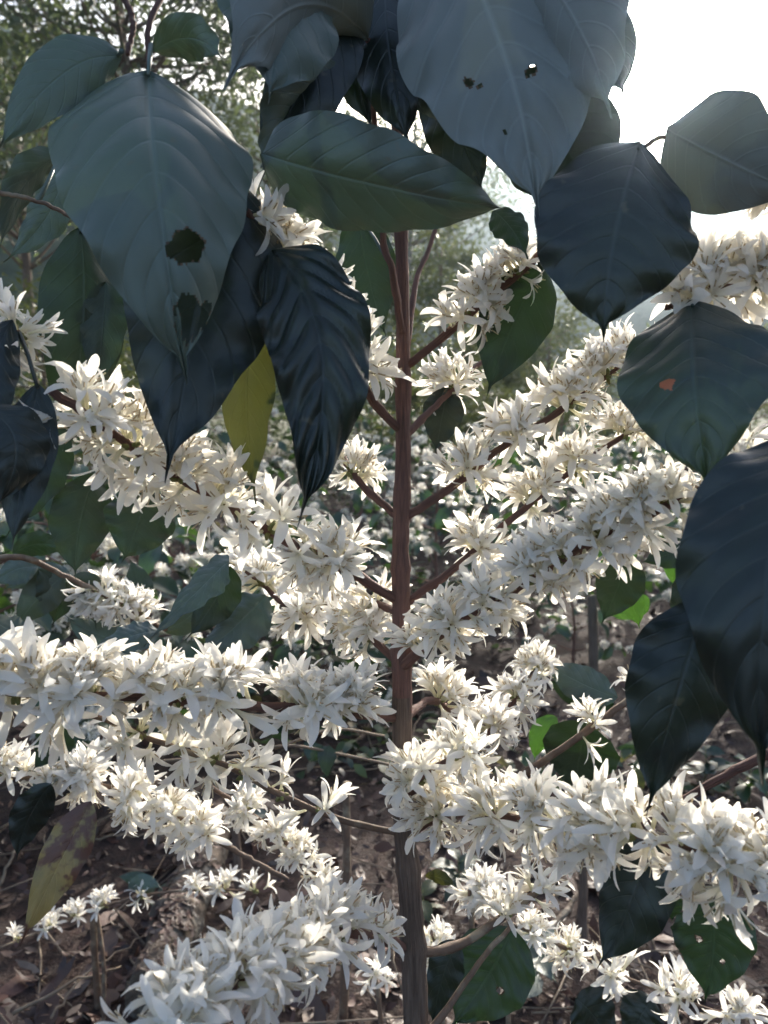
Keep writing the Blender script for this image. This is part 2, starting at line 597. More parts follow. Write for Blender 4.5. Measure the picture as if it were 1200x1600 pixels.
def knot_mesh(seed):
    r = random.Random(seed)
    B = Buf()
    for k in range(11):
        a = r.uniform(0, 6.28)
        e = r.uniform(-1, 1)
        d = Vector((math.cos(a) * math.sqrt(1 - e * e), math.sin(a) * math.sqrt(1 - e * e), e))
        l = r.uniform(0.005, 0.008)
        B.tube([d * 0.001, d * l * 0.6, d * l], [0.0014, 0.0018, 0.0009], 5, 0)
    return B.mesh('flower_cluster', [M_CALYX])


KNOTS = [knot_mesh(i) for i in range(4)]


def joined_flowers(items):
    """items: (variant, Matrix) -> one mesh"""
    V, Fc, UV, Mt = [], [], [], []
    off = 0
    for k, M in items:
        a, f, u, m = FNP[k]
        A = np.array(M)
        V.append(a @ A[:3, :3].T + A[:3, 3])
        Fc += [tuple(i + off for i in q) for q in f]
        UV += u
        Mt += m
        off += len(a)
    return mesh('small_blossom', np.concatenate(V), Fc, [M_PETAL, M_STAMEN], UV, Mt)


# ------------------------------------------------------------------ leaves
def leaf_profile(t, tail=0.16, shape=0.86, pw=0.78):
    x = min(1.0, t / (1 - tail * 0.55))
    f = math.sin(math.pi * x ** shape) ** pw if 0 < x < 1 else 0.0
    tip = 0.085 * max(0.0, 1 - abs(t - (1 - tail)) / tail) ** 1.0
    return max(f, tip if t > 0.8 else 0, 0.012 if t < 0.98 else 0.004)


def leaf_mesh(bz, width, nrm, roll=0.0, twist=0.0, fold=0.12, wave=0.10, waves=4.5, quilt=0.035, up=1, seed=0,
              mat=None, holes=(), nv=36, nh=6, tail=0.16, shape=0.86, pet=None, droop=0.0, pw=0.78):
    """bz: three Vectors (base, control, tip); nrm: rough direction the drawn face looks to"""
    r = random.Random(seed)
    p1, p2 = r.uniform(0, 6.28), r.uniform(0, 6.28)
    A, C, T = bz
    Lc = (C - A).length + (T - C).length
    V, UV, Fc, Mi_ = [], [], [], []
    nu = 2 * nh + 1
    for j in range(nv + 1):
        t = j / nv
        p = A * (1 - t) ** 2 + C * 2 * t * (1 - t) + T * t * t
        tg = ((C - A) * (1 - t) + (T - C) * t).normalized()
        s = tg.cross(nrm).normalized()
        n = s.cross(tg).normalized()
        q = Quaternion(tg, roll + twist * (t - 0.5))
        s, n = q @ s, q @ n
        w = width * 0.5 * leaf_profile(t, tail, shape, pw)
        for i in range(nu):
            u = (i - nh) / nh
            au = abs(u)
            ph = p1 if u < 0 else p2
            ww = w * (1 + 0.022 * math.sin(t * 24 + ph) * au)
            h = -fold * au ** 1.3 * w * 2 - droop * u * u * w
            h += wave * width * 0.5 * math.sin(t * waves * 6.283 + ph) * au ** 2.2 * min(1, 6 * t, 6 * (1 - t))
            k = (t * 9.0 - 2.2 * (au * 0.5) ** 1.25 * 2.36) % 1.0
            h += quilt * width * math.sin(math.pi * k) * au ** 0.5 * (1 - au * 0.6) * min(1, 5 * t, 5 * (1 - t))
            h -= 0.018 * width * math.exp(-(u / 0.10) ** 2)
            h += 0.05 * width * noise.noise(Vector((u * 1.3 + seed, t * 3.0, seed * 0.37)))
            V.append(p + s * (u * ww * math.sqrt(max(0.1, 1 - fold * fold))) + n * h)
            UV.append((0.5 + 0.5 * u, t))
    for j in range(nv):
        for i in range(nu - 1):
            uc, tc = (i + 0.5 - nh) / nh, (j + 0.5) / nv
            skip = rim = False
            for (hu, ht, ru, rt) in holes:
                d = ((uc - hu) / ru) ** 2 + ((tc - ht) / rt) ** 2
                d += 1.0 * noise.noise(Vector((uc * 7, tc * 24, 5.3 + hu))) + 0.3 * noise.noise(Vector((uc * 22, tc * 70, 1.3)))
                if d < 1:
                    skip = True
                elif d < 1.0 + min(0.7, 0.0016 / (ru * rt)):
                    rim = True
            if skip:
                continue
            a = j * nu + i
            q = (a, a + 1, a + nu + 1, a + nu)
            Fc.append(q if up > 0 else q[::-1])
            Mi_.append(1 if rim else 0)
    if pet is not None:
        B = Buf()
        B.tube([pet, (pet + A) / 2 + Vector((0, 0, 0.001)), A + (C - A) * 0.06], [0.0017, 0.0014, 0.0011], 6)
        o = len(V)
        V += B.v
        UV += [(0.5, 0.01)] * len(B.v)
        Fc += [tuple(i + o for i in f) for f in B.f]
        Mi_ += [0] * len(B.f)
    return mesh('leaf', V, Fc, [mat, M_RIM] if holes else mat, UV, Mi_)


# ------------------------------------------------------------------ shrubs
class Shrub:
    def __init__(self, base, label, seed):
        self.L = base
        self.root = root('coffee_shrub', base, label, 'coffee shrub', 'coffee shrubs in flower')
        self.br = {}
        self.flw = []
        self.r = random.Random(seed)

    def part(self, name, me, label=None):
        o = link(name, me, self.root)
        o.location = -self.L
        if label:
            o['label'] = label
        return o

    def stem(self, pts, rad, mats, split):
        pp = spline(pts, len(pts) * 10)
        n = len(pp)
        rr = []
        for i in range(n):
            f = i / (n - 1) * (len(rad) - 1)
            k = min(int(f), len(rad) - 2)
            r = rad[k] + (rad[k + 1] - rad[k]) * (f - k)
            rr.append(r * (1.0 + 0.03 * math.sin(i * 1.9) + (0.20 if i % 9 == 0 else 0.07 if i % 9 in (1, 8) else 0)))
        B = Buf()
        B.tube(pp, rr, 14, 0, True, 0.10, 1.0)
        k = int(split * len(B.f))
        B.m = [1 if i < k else 0 for i in range(len(B.f))]
        return self.part('stem', B.mesh('stem', mats))

    def branch(self, key, pix, r0, r1, mat=None, kink=0.0018, label=None):
        pts = [at(*p) for p in pix]
        n = max(12, int(sum((b - a).length for a, b in zip(pts, pts[1:])) / 0.008))
        pp = spline(pts, n)
        rr = []
        for i, p in enumerate(pp):
            t = i / n
            rr.append((r0 + (r1 - r0) * t) * (1.16 if i % 8 == 4 else 1.04 if i % 8 in (3, 5) else 1.0))
            if 0 < i < n:
                pp[i] = p + Vector((self.r.gauss(0, 1), self.r.gauss(0, 1), self.r.gauss(0, 1))) * kink * (0.22 if r0 > .0028 else 0.10)
        B = Buf()
        B.tube(pp, rr, 8, 0, True, 0.12, self.r.uniform(0, 9))
        o = self.part('branch', B.mesh('branch', [mat or M_BARK]), label)
        self.br[key] = pp
        return o

    def nearest(self, key, px, py):
        best = None
        for i, p in enumerate(self.br[key]):
            d = p - CAM
            dep = d.dot(FW)
            x, y = 600 + d.dot(RT) / dep * F, 800 - d.dot(UP) / dep * F
            e = (x - px) ** 2 + (y - py) ** 2
            if best is None or e < best[0]:
                best = (e, i, dep)
        return best[1], best[2]

    def cluster(self, key, px, py, n=14, sc=1.0, spread=1.0, bias=0.55, buds=0.09):
        r = self.r
        n = int(n * 1.18) if n > 7 else n
        i, dep = self.nearest(key, px, py)
        pp = self.br[key]
        node = pp[i]
        tan = (pp[min(i + 1, len(pp) - 1)] - pp[max(i - 1, 0)]).normalized()
        want = at(px, py, dep) - node
        want -= tan * want.dot(tan)
        want = want / (0.020 * sc) * bias
        if want.length > 1.4:
            want = want.normalized() * 1.4
        o = link('flower_cluster', KNOTS[r.randrange(4)], self.root)
        o.location = node - self.L
        o.rotation_euler = (r.uniform(0, 6), r.uniform(0, 6), r.uniform(0, 6))
        o.scale = (sc, sc, sc)
        off = r.uniform(0, 6.28)
        for k in range(n):
            e = 1 - 2 * (k + 0.5) / n
            a = off + 2.39996 * k
            d = Vector((math.sqrt(1 - e * e) * math.cos(a), math.sqrt(1 - e * e) * math.sin(a), e))
            d += Vector((r.gauss(0, .22), r.gauss(0, .22), r.gauss(0, .22)))
            d -= tan * d.dot(tan) * 0.5
            d = (d + want + Vector((0, 0, 0.42))).normalized()
            q = d.to_track_quat('Z', 'Y') @ Quaternion((0, 0, 1), r.uniform(0, 6.28))
            s = sc * min(1.18, r.gauss(1.0, .13)) * spread
            pos = node + d * 0.0035 * sc + tan * r.gauss(0, 0.006) * sc
            var = 8 if r.random() < buds else r.randrange(8)
            M = Matrix.LocRotScale(pos, q, Vector((s, s, s)))
            tocam = (CAM - pos).normalized()
            dep2 = (pos - CAM).dot(FW)
            tip = pos + d * 0.02 * s
            v = tip - CAM
            x, y = 600 + v.dot(RT) / dep2 * F, 800 - v.dot(UP) / dep2 * F
            vis = -40 < x < 1240 and -40 < y < 1640
            self.flw.append(((s / dep2) * (1.25 + d.dot(tocam)) * (1 if vis else 0.02), var, M, o))

    def leaf(self, b, m, t, width, mat=None, roll=0, fold=0.10, up=1, pet=None, label=None, nrm=None, **kw):
        A, Mi, T = at(*b), at(*m), at(*t)
        C = Mi * 2 - (A + T) / 2
        dep = m[2]
        nr = nrm if nrm is not None else (CAM - Mi).normalized()
        pe = at(*pet) if pet is not None else None
        me = leaf_mesh((A, C, T), width / F * dep, nr, R(roll), mat=mat or M_LEAF, fold=fold, up=up,
                       seed=self.r.randrange(1000), pet=pe, **{k: (R(v) if k == 'twist' else v) for k, v in kw.items()})
        return self.part('leaf', me, label)

    def finish(self, limit=300):
        bpy.context.view_layer.update()
        self.flw.sort(key=lambda q: -q[0])
        rest = []
        for k, (s, var, M, cl) in enumerate(self.flw):
            if k < limit:
                o = link('flower', FMESH[var], cl)
                o.matrix_parent_inverse = Matrix.Identity(4)
                cm = Matrix.Translation(self.L) @ Matrix.LocRotScale(cl.location, cl.rotation_euler, cl.scale)
                o.matrix_local = cm.inverted() @ M
            else:
                rest.append((var, M))
        if rest:
            o = self.part('small_blossom', joined_flowers(rest))
            o['kind'] = 'stuff'


# ------------------------------------------------------------------ the shrub in front
D0 = 0.62
base = at(655, 1600, D0)
main = Shrub(Vector((base.x, base.y + 0.07, 0.0)), 'tall coffee shrub with reddish upright stem, many branches of white flowers and big drooping leaves', 3)
main.stem([Vector((base.x + 0.004, base.y + 0.07, -0.02)), at(665, 2200, D0 + .0), at(650, 1600, D0), at(641, 1400, D0), at(630, 1250, D0), at(628, 1000, D0),
           at(626, 850, D0), at(630, 700, D0), at(628, 400, D0), at(618, 150, D0), at(606, -80, D0)],
          [0.016, 0.0130, 0.0104, 0.0094, 0.0084, 0.0079, 0.0070, 0.0062, 0.0051, 0.0044, 0.0038], [M_BARK, M_BARKOLD], 0.46)
B = main.branch
B('r1', [(632, 575, .62), (735, 490, .60), (835, 405, .58), (905, 325, .56), (960, 280, .55)], .0032, .0022)
B('r1b', [(636, 545, .625), (650, 440, .66), (668, 395, .68), (690, 330, .70)], .0026, .0018)
B('s2', [(628, 520, .615), (612, 420, .60), (600, 380, .60), (590, 250, .58), (575, 60, .55)], .003, .002)
B('r2', [(634, 680, .62), (690, 625, .65), (760, 560, .70), (850, 500, .75)], .0032, .0018)
B('r3', [(634, 808, .62), (700, 765, .625), (770, 710, .63), (870, 645, .64), (965, 575, .65), (1020, 530, .66)], .0036, .002)
B('r4', [(638, 940, .62), (720, 880, .63), (800, 810, .64), (880, 745, .66), (975, 680, .68), (1080, 610, .70)], .0036, .002)
B('r5', [(632, 1040, .61), (700, 980, .585), (780, 935, .57), (850, 890, .56), (930, 845, .54), (1010, 805, .52), (1110, 755, .50), (1220, 690, .48)], .0042, .0028)
B('r6', [(634, 1120, .63), (680, 1095, .70), (740, 1130, .80), (790, 1085, .90), (840, 1020, 1.0)], .0035, .002)
B('r6b', [(636, 1235, .62), (670, 1205, .66), (740, 1170, .72), (800, 1100, .80), (850, 1030, .86)], .0034, .002)
B('r7', [(640, 1300, .62), (690, 1275, .585), (760, 1275, .55), (840, 1285, .52), (930, 1290, .49), (1020, 1310, .46), (1110, 1340, .44), (1230, 1370, .42)], .004, .0026)
B('r7b', [(634, 1262, .615), (645, 1235, .59), (668, 1205, .575), (720, 1180, .57)], .0032, .002)
B('r8', [(652, 1490, .62), (720, 1475, .64), (790, 1430, .66), (850, 1385, .68)], .0042, .0028, M_TWIG)
B('r9', [(652, 1640, .60), (700, 1575, .61), (760, 1490, .63), (800, 1445, .65)], .0030, .0018, M_TWIG)
B('l1', [(626, 672, .62), (585, 630, .605), (545, 560, .585), (490, 470, .56), (430, 395, .53), (385, 330, .50)], .0038, .0026)
B('l2', [(622, 808, .62), (560, 750, .64), (520, 690, .68), (470, 640, .72)], .0034, .0022)
B('l3', [(624, 940, .62), (530, 885, .60), (455, 850, .58), (370, 800, .56), (270, 740, .53), (180, 680, .50), (80, 610, .47)], .0040, .0026)
B('l4', [(624, 960, .625), (585, 940, .66), (540, 925, .70), (470, 960, .76), (400, 905, .82), (350, 870, .86)], .0032, .002)
B('l4b', [(622, 1035, .625), (570, 985, .66), (545, 950, .70), (480, 900, .76)], .0034, .002)
B('l5', [(624, 1122, .62), (560, 1115, .60), (460, 1108, .575), (350, 1100, .55), (240, 1092, .53), (120, 1088, .505), (0, 1080, .485), (-90, 1075, .47)], .0044, .003)
B('l6', [(626, 1302, .62), (530, 1280, .605), (440, 1242, .59), (350, 1195, .575), (250, 1160, .56), (150, 1120, .545), (60, 1110, .53)], .0027, .0018, M_TWIG)
B('l8', [(634, 1482, .62), (590, 1465, .56), (530, 1455, .50), (450, 1490, .44), (360, 1540, .40), (260, 1600, .37)], .0042, .0028)

c = main.cluster
for a in [('r1', 740, 440, 14, 1.0), ('r1', 790, 412, 10, .9), ('r1', 745, 520, 9, .95), ('r1', 870, 330, 5, .8),
          ('r2', 697, 592, 14, 1.0), ('r2', 820, 530, 8, .9),
          ('r3', 722, 728, 15, 1.02), ('r3', 800, 660, 15, 1.0), ('r3', 880, 610, 16, 1.05), ('r3', 930, 560, 15, 1.05), ('r3', 985, 545, 10, 1.0),
          ('r4', 740, 850, 14, 1.0), ('r4', 818, 772, 13, 1.0), ('r4', 885, 722, 14, 1.0), ('r4', 960, 660, 12, 1.0), ('r4', 1030, 640, 12, 1.0),
          ('r5', 655, 1000, 12, .95), ('r5', 705, 965, 14, .98), ('r5', 765, 930, 15, 1.0), ('r5', 815, 890, 15, 1.0), ('r5', 870, 855, 15, 1.0),
          ('r5', 930, 815, 16, 1.02), ('r5', 985, 800, 15, 1.02), ('r5', 1045, 765, 13, 1.0), ('r5', 960, 890, 5, 1.0), ('r5', 1150, 720, 8, .9),
          ('r6', 715, 1062, 13, 1.05),
          ('r6b', 712, 1178, 16, 1.05), ('r6b', 760, 1130, 15, 1.05), ('r6b', 800, 1090, 14, 1.0), ('r6b', 835, 1040, 14, 1.0),
          ('r7', 690, 1262, 15, 1.02), ('r7', 765, 1275, 16, 1.0), ('r7', 845, 1285, 17, 1.02), ('r7', 925, 1290, 16, 1.02), ('r7', 880, 1350, 6, 1.0),
          ('r7', 985, 1320, 8, 1.02), ('r7', 1075, 1335, 16, 1.05), ('r7', 1110, 1400, 7, 1.1), ('r7', 1175, 1340, 16, 1.05), ('r7', 695, 1325, 4, .9),
          ('r7b', 648, 1215, 14, .95), ('r7b', 715, 1190, 9, .95), ('r8', 770, 1400, 8, .85), ('r8', 830, 1385, 8, .9),
          ('l1', 470, 380, 15, 1.05), ('l1', 520, 440, 14, 1.0), ('l1', 560, 485, 12, .95), ('l1', 592, 570, 10, 1.1), ('l1', 440, 345, 9, .95),
          ('l2', 590, 712, 8, .85), ('l2', 545, 730, 6, .8),
          ('l3', 515, 880, 18, 1.1), ('l3', 425, 820, 5, 1.25), ('l3', 350, 785, 15, 1.1), ('l3', 275, 742, 15, 1.1), ('l3', 200, 710, 14, 1.05),
          ('l3', 150, 660, 14, 1.05), ('l3', 475, 905, 8, 1.0),
          ('l4', 565, 975, 12, 1.0), ('l4', 480, 975, 15, 1.1), ('l4', 410, 910, 14, 1.15), ('l4', 520, 960, 9, 1.0), ('l4', 375, 880, 9, 1.0),
          ('l4b', 600, 990, 10, 1.0), ('l4b', 530, 1000, 12, 1.0),
          ('l5', 25, 1040, 19, 1.22), ('l5', 140, 1045, 19, 1.22), ('l5', 250, 1050, 19, 1.2),
          ('l5', 268, 1125, 6, 1.05), ('l5', 368, 1050, 19, 1.18), ('l5', 470, 1065, 18, 1.12), ('l5', 555, 1060, 18, 1.08), ('l5', 520, 1125, 7, 1.0),
          ('l5', -60, 1050, 14, 1.2),
          ('l6', 505, 1258, 3, .95), ('l6', 440, 1225, 3, .9), ('l6', 380, 1198, 3, .95), ('l6', 330, 1180, 8, 1.05), ('l6', 285, 1185, 4, .95), ('l6', 205, 1165, 8, 1.05), ('l6', 95, 1130, 8, 1.0),
          ('l8', 600, 1405, 6, .95), ('l8', 530, 1430, 12, .92), ('l8', 470, 1445, 14, .92), ('l8', 415, 1470, 14, .9), ('l8', 360, 1520, 15, .92),
          ('l8', 300, 1565, 16, .92), ('l8', 480, 1520, 9, .9), ('l8', 240, 1600, 10, .9)]:
    c(*a)

Lf = main.leaf
B('u1', [(606, -70, .62), (500, -120, .56), (330, -90, .52), (240, 20, .49), (232, 105, .475)], .0026, .0016)
B('u2', [(614, 60, .62), (700, 10, .56), (800, -60, .50), (900, -110, .48)], .0032, .002)
B('u3', [(610, 20, .62), (520, -40, .56), (420, -80, .50)], .003, .002)
# big leaf with the two ragged holes
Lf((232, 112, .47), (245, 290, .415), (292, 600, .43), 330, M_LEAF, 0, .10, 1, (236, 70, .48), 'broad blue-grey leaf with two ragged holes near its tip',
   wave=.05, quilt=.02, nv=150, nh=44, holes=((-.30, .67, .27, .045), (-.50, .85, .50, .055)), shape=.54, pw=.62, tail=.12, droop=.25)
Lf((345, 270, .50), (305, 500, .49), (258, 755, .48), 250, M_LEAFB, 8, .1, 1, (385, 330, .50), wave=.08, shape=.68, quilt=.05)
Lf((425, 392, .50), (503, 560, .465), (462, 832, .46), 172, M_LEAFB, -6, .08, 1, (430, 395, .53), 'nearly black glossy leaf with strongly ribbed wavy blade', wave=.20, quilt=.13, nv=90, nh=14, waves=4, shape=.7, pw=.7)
Lf((395, 470, .55), (385, 620, .55), (400, 788, .54), 100, M_LEAFY, 30, .05, -1, None, 'yellow-green leaf hanging behind the ribbed dark leaf', wave=.05)
# centre leaf folded across the stem
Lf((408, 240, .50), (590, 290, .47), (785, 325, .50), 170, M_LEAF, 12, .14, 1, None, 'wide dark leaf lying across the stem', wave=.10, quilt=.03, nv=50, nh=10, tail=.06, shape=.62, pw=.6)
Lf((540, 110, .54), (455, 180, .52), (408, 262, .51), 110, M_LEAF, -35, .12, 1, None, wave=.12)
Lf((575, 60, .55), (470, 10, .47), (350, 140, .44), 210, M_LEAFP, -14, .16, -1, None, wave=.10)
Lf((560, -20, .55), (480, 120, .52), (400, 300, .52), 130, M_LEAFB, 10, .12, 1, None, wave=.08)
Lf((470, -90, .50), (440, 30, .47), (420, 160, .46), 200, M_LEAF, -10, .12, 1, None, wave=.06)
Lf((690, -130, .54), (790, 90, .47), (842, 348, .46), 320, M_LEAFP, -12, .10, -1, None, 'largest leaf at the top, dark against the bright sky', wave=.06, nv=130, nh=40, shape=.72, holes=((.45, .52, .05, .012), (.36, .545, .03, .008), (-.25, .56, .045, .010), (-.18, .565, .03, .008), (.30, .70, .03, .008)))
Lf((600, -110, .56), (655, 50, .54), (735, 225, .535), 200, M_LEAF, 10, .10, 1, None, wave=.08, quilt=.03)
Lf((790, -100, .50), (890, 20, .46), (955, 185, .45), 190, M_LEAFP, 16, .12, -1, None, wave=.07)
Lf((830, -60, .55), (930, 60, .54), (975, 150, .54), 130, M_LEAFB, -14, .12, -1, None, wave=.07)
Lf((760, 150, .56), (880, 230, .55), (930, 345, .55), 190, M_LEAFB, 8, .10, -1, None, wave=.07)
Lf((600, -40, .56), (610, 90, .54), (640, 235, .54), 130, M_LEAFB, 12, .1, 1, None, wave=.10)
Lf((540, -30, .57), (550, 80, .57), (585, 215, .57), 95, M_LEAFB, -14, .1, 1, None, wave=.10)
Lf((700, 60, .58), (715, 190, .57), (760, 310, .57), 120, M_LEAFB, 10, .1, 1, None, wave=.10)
Lf((560, 330, .66), (575, 430, .66), (605, 530, .66), 95, M_LEAFG, 10, .06, -1, (612, 420, .60))
Lf((848, 415, .585), (800, 510, .60), (760, 622, .61), 118, M_LEAFG, -8, .05, -1, (835, 405, .58), 'green leaf glowing below the upper right branch', wave=.06)
Lf((770, 330, .54), (800, 355, .53), (825, 405, .53), 60, M_LEAFG, -30, .1, 1, None)
Lf((700, 605, .66), (690, 655, .67), (680, 710, .68), 65, M_LEAFB, 5, .08, -1, (690, 625, .65))
Lf((358, 878, .66), (315, 915, .66), (225, 1010, .65), 76, M_LEAF, 0, .10, 1, None, wave=.08, quilt=.10, shape=.7, nrm=Vector((-.25, -.62, .74)))
Lf((360, 885, .71), (335, 940, .72), (290, 1000, .72), 70, M_LEAFG, 15, .06, -1, None)
Lf((415, 930, .74), (370, 975, .73), (305, 1030, .73), 90, M_LEAF, 0, .10, 1, None, wave=.12, quilt=.08, nrm=Vector((.2, -.55, .8)))
Lf((250, 985, .74), (200, 995, .73), (140, 1020, .73), 60, M_LEAF, 0, .10, 1, None, quilt=.10, nrm=Vector((0, -.6, .8)))
Lf((230, 760, .58), (215, 820, .57), (190, 880, .57), 110, M_LEAFG, 5, .08, -1, (270, 740, .53), wave=.10)
Lf((150, 740, .58), (125, 820, .57), (118, 905, .57), 95, M_LEAFG, -5, .08, -1, (180, 680, .50), 'green leaf with a rusty nibbled tip', wave=.10)
Lf((665, 1370, .66), (690, 1372, .64), (712, 1385, .63), 22, M_LEAFY, 20, .08, 1, None)
main.finish(300)

# ------------------------------------------------------------------ right-hand shrub: only its branches reach in
right = Shrub(Vector((0.62, 0.52, 0.0)), 'coffee shrub at the right edge with large dark hanging leaves and pale blossoms', 5)
bx = Vector((0.62, 0.52, 0))
right.stem([bx + Vector((0, 0, -.02)), bx + Vector((.01, .01, .5)), bx + Vector((-.01, .0, 1.0)), bx + Vector((.0, .02, 1.5)), bx + Vector((.01, 0, 1.9))],
           [.013, .011, .009, .007, .004], [M_BARK, M_BARKOLD], .4)


def rb(key, pix, r0, r1, mat=None):
    right.branch(key, pix, r0, r1, mat)


rb('a', [(1800, 640, .53), (1500, 520, .52), (1280, 470, .51), (1150, 440, .52), (1080, 470, .52), (1040, 480, .53)], .0036, .002)
rb('b', [(1790, 500, .53), (1450, 330, .50), (1250, 270, .49), (1060, 215, .485), (1000, 232, .48)], .0028, .0014, M_TWIG)
rb('c', [(1830, 900, .53), (1500, 760, .46), (1280, 690, .40), (1220, 680, .38)], .004, .0026)
rb('d', [(1850, 1000, .53), (1500, 960, .46), (1250, 930, .43), (1110, 935, .42)], .004, .0024)
rb('e', [(1800, 860, .54), (1500, 1030, .60), (1180, 1188, .62), (1030, 1272, .64), (985, 1300, .66)], .0046, .0028)
rb('f', [(1080, 1000, .78), (1010, 1070, .74), (920, 1140, .72), (800, 1222, .72)], .003, .0035, M_TWIG)
rc = right.cluster
for a in [('a', 1065, 435, 16, 1.1), ('a', 1130, 425, 16, 1.1), ('a', 1180, 385, 16, 1.1), ('a', 1195, 440, 10, 1.0), ('b', 1190, 320, 14, 1.1), ('b', 1160, 360, 10, 1.0),
          ('f', 920, 1112, 6, .95), ('f', 997, 1062, 4, .9)]:
    rc(*a)
RL = right.leaf
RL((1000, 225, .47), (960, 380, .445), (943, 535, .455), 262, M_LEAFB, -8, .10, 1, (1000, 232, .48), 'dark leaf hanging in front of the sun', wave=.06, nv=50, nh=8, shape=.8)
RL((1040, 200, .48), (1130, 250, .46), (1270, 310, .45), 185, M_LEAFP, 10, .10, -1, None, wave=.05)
o = RL((1082, 472, .50), (1085, 600, .445), (1108, 775, .445), 240, M_LEAFO, 4, .10, 1, (1080, 470, .52), 'dark leaf with a small orange spot', wave=.05, nv=50, nh=10, shape=.78)
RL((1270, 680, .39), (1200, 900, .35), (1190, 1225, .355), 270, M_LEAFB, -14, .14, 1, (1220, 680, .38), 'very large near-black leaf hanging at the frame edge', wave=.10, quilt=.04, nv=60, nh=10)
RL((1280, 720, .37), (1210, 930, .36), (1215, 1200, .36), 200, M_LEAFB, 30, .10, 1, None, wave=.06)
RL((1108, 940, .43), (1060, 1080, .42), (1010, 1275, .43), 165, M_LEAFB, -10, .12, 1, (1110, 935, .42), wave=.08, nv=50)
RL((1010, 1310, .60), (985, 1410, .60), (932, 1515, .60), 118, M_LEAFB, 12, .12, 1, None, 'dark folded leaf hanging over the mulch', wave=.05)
RL((1110, 1405, .55), (1115, 1480, .56), (1100, 1570, .57), 125, M_LEAFG, -5, .06, -1, None, wave=.08, nv=80, nh=24, holes=((.35, .45, .10, .03), (-.3, .62, .07, .02)))
RL((985, 870, .60), (965, 920, .61), (940, 975, .62), 75, M_LEAFG, 5, .06, -1, None)
RL((1110, 880, .55), (1080, 925, .55), (1045, 975, .56), 62, M_LEAFG, -12, .06, -1, None)
RL((1095, 855, .60), (1050, 865, .60), (1000, 880, .60), 50, M_LEAFG, 5, .06, -1, None)
RL((918, 1130, .74), (905, 1185, .76), (900, 1245, .77), 118, M_LEAFG, 5, .05, -1, (920, 1140, .72), 'flat green leaf glowing below a pale twig', wave=.05)
RL((965, 1090, .85), (905, 1065, .86), (842, 1030, .88), 62, M_LEAF, 15, .12, 1, None, wave=.10)
RL((960, 1100, .86), (905, 1085, .87), (850, 1060, .88), 50, M_LEAFG, -15, .06, -1, None)
RL((800, 1450, .72), (760, 1530, .72), (700, 1610, .72), 130, M_LEAFG, -6, .06, -1, None, 'dark green leaf low by the stem', wave=.08, nv=80, nh=24, holes=((-.4, .5, .08, .025), (.3, .3, .06, .02)))
RL((715, 1470, .68), (690, 1530, .68), (675, 1610, .68), 62, M_LEAFB, 20, .10, 1, None)
RL((1048, 1395, .60), (1048, 1415, .60), (1050, 1440, .60), 40, M_LEAFG, 0, .05, -1, None)
for a in [((1000, 850, .75), (960, 868, .75), (915, 905, .75), 55), ((1085, 845, .72), (1060, 880, .73), (1065, 930, .74), 52), ((930, 800, .80), (900, 835, .80), (880, 880, .81), 44),
          ((1010, 930, .78), (985, 950, .79), (945, 962, .80), 40), ((960, 905, .70), (985, 940, .70), (1000, 985, .71), 46), ((870, 1120, .9), (845, 1150, .9), (835, 1190, .91), 40)]:
    RL(*a, M_LEAFL, rnd.uniform(-20, 20), .08, -1, None, wave=.08)
right.finish(300)

# ------------------------------------------------------------------ left-hand shrub
lx = Vector((-0.72, 0.62, 0))
left = Shrub(lx, 'coffee shrub at the left edge with curled dark leaves and a chain of white blossoms', 7)
left.stem([lx + Vector((0, 0, -.02)), lx + Vector((.01, .01, .5)), lx + Vector((-.01, .0, 1.0)), lx + Vector((.0, .02, 1.5)), lx + Vector((.01, 0, 1.9))],
          [.013, .011, .009, .007, .004], [M_BARK, M_BARKOLD], .4)
left.branch('a', [(-800, 420, .62), (-300, 300, .56), (-40, 300, .54), (60, 315, .54), (130, 350, .54)], .0022, .0012, M_TWIG)
left.branch('b', [(-800, 640, .62), (-300, 540, .55), (-60, 500, .50), (30, 520, .48)], .0036, .002)
left.branch('c', [(-800, 120, .62), (-200, -160, .52), (90, -110, .50), (200, 10, .49), (200, 85, .48)], .003, .0015)
left.branch('d', [(-700, 1060, .68), (-200, 1150, .80), (40, 1215, .84), (150, 1225, .86), (260, 1270, .86), (360, 1325, .86), (450, 1375, .86)], .0046, .0026, M_TWIG)
left.branch('e', [(330, 1230, .95), (390, 1270, .95), (440, 1310, .95), (510, 1385, .95)], .003, .002, M_TWIG)
left.branch('f', [(-100, 900, .85), (20, 870, .88), (100, 900, .92), (200, 950, .95), (260, 985, .98)], .004, .0025, M_TWIG)
left.branch('g', [(-760, 760, .64), (-300, 760, .6), (-60, 770, .58), (20, 740, .56)], .0036, .002)
for a in [('b', 22, 560, 11, .92), ('b', 42, 610, 7, .9),
          ('d', 75, 1200, 14, 1.0), ('d', 140, 1215, 17, 1.2), ('d', 10, 1180, 12, 1.1), ('d', 205, 1250, 16, 1.15), ('d', 265, 1275, 16, 1.15), ('d', 315, 1285, 16, 1.15), ('d', 115, 1190, 12, 1.1),
          ('e', 390, 1262, 13, 1.0), ('e', 430, 1300, 13, 1.0), ('e', 470, 1335, 13, 1.0), ('e', 500, 1372, 8, .9),
          ('f', 165, 965, 14, 1.1), ('f', 205, 945, 14, 1.1), ('f', 240, 925, 7, .9), ('f', 115, 1000, 9, 1.0)]:
    left.cluster(*a)
LL = left.leaf
LL((190, 88, .47), (90, 120, .45), (-10, 250, .44), 105, M_LEAF, 20, .16, 1, (190, 80, .46), wave=.05)
LL((240, 80, .5), (300, 60, .49), (350, 95, .48), 70, M_LEAF, 10, .12, 1, None)
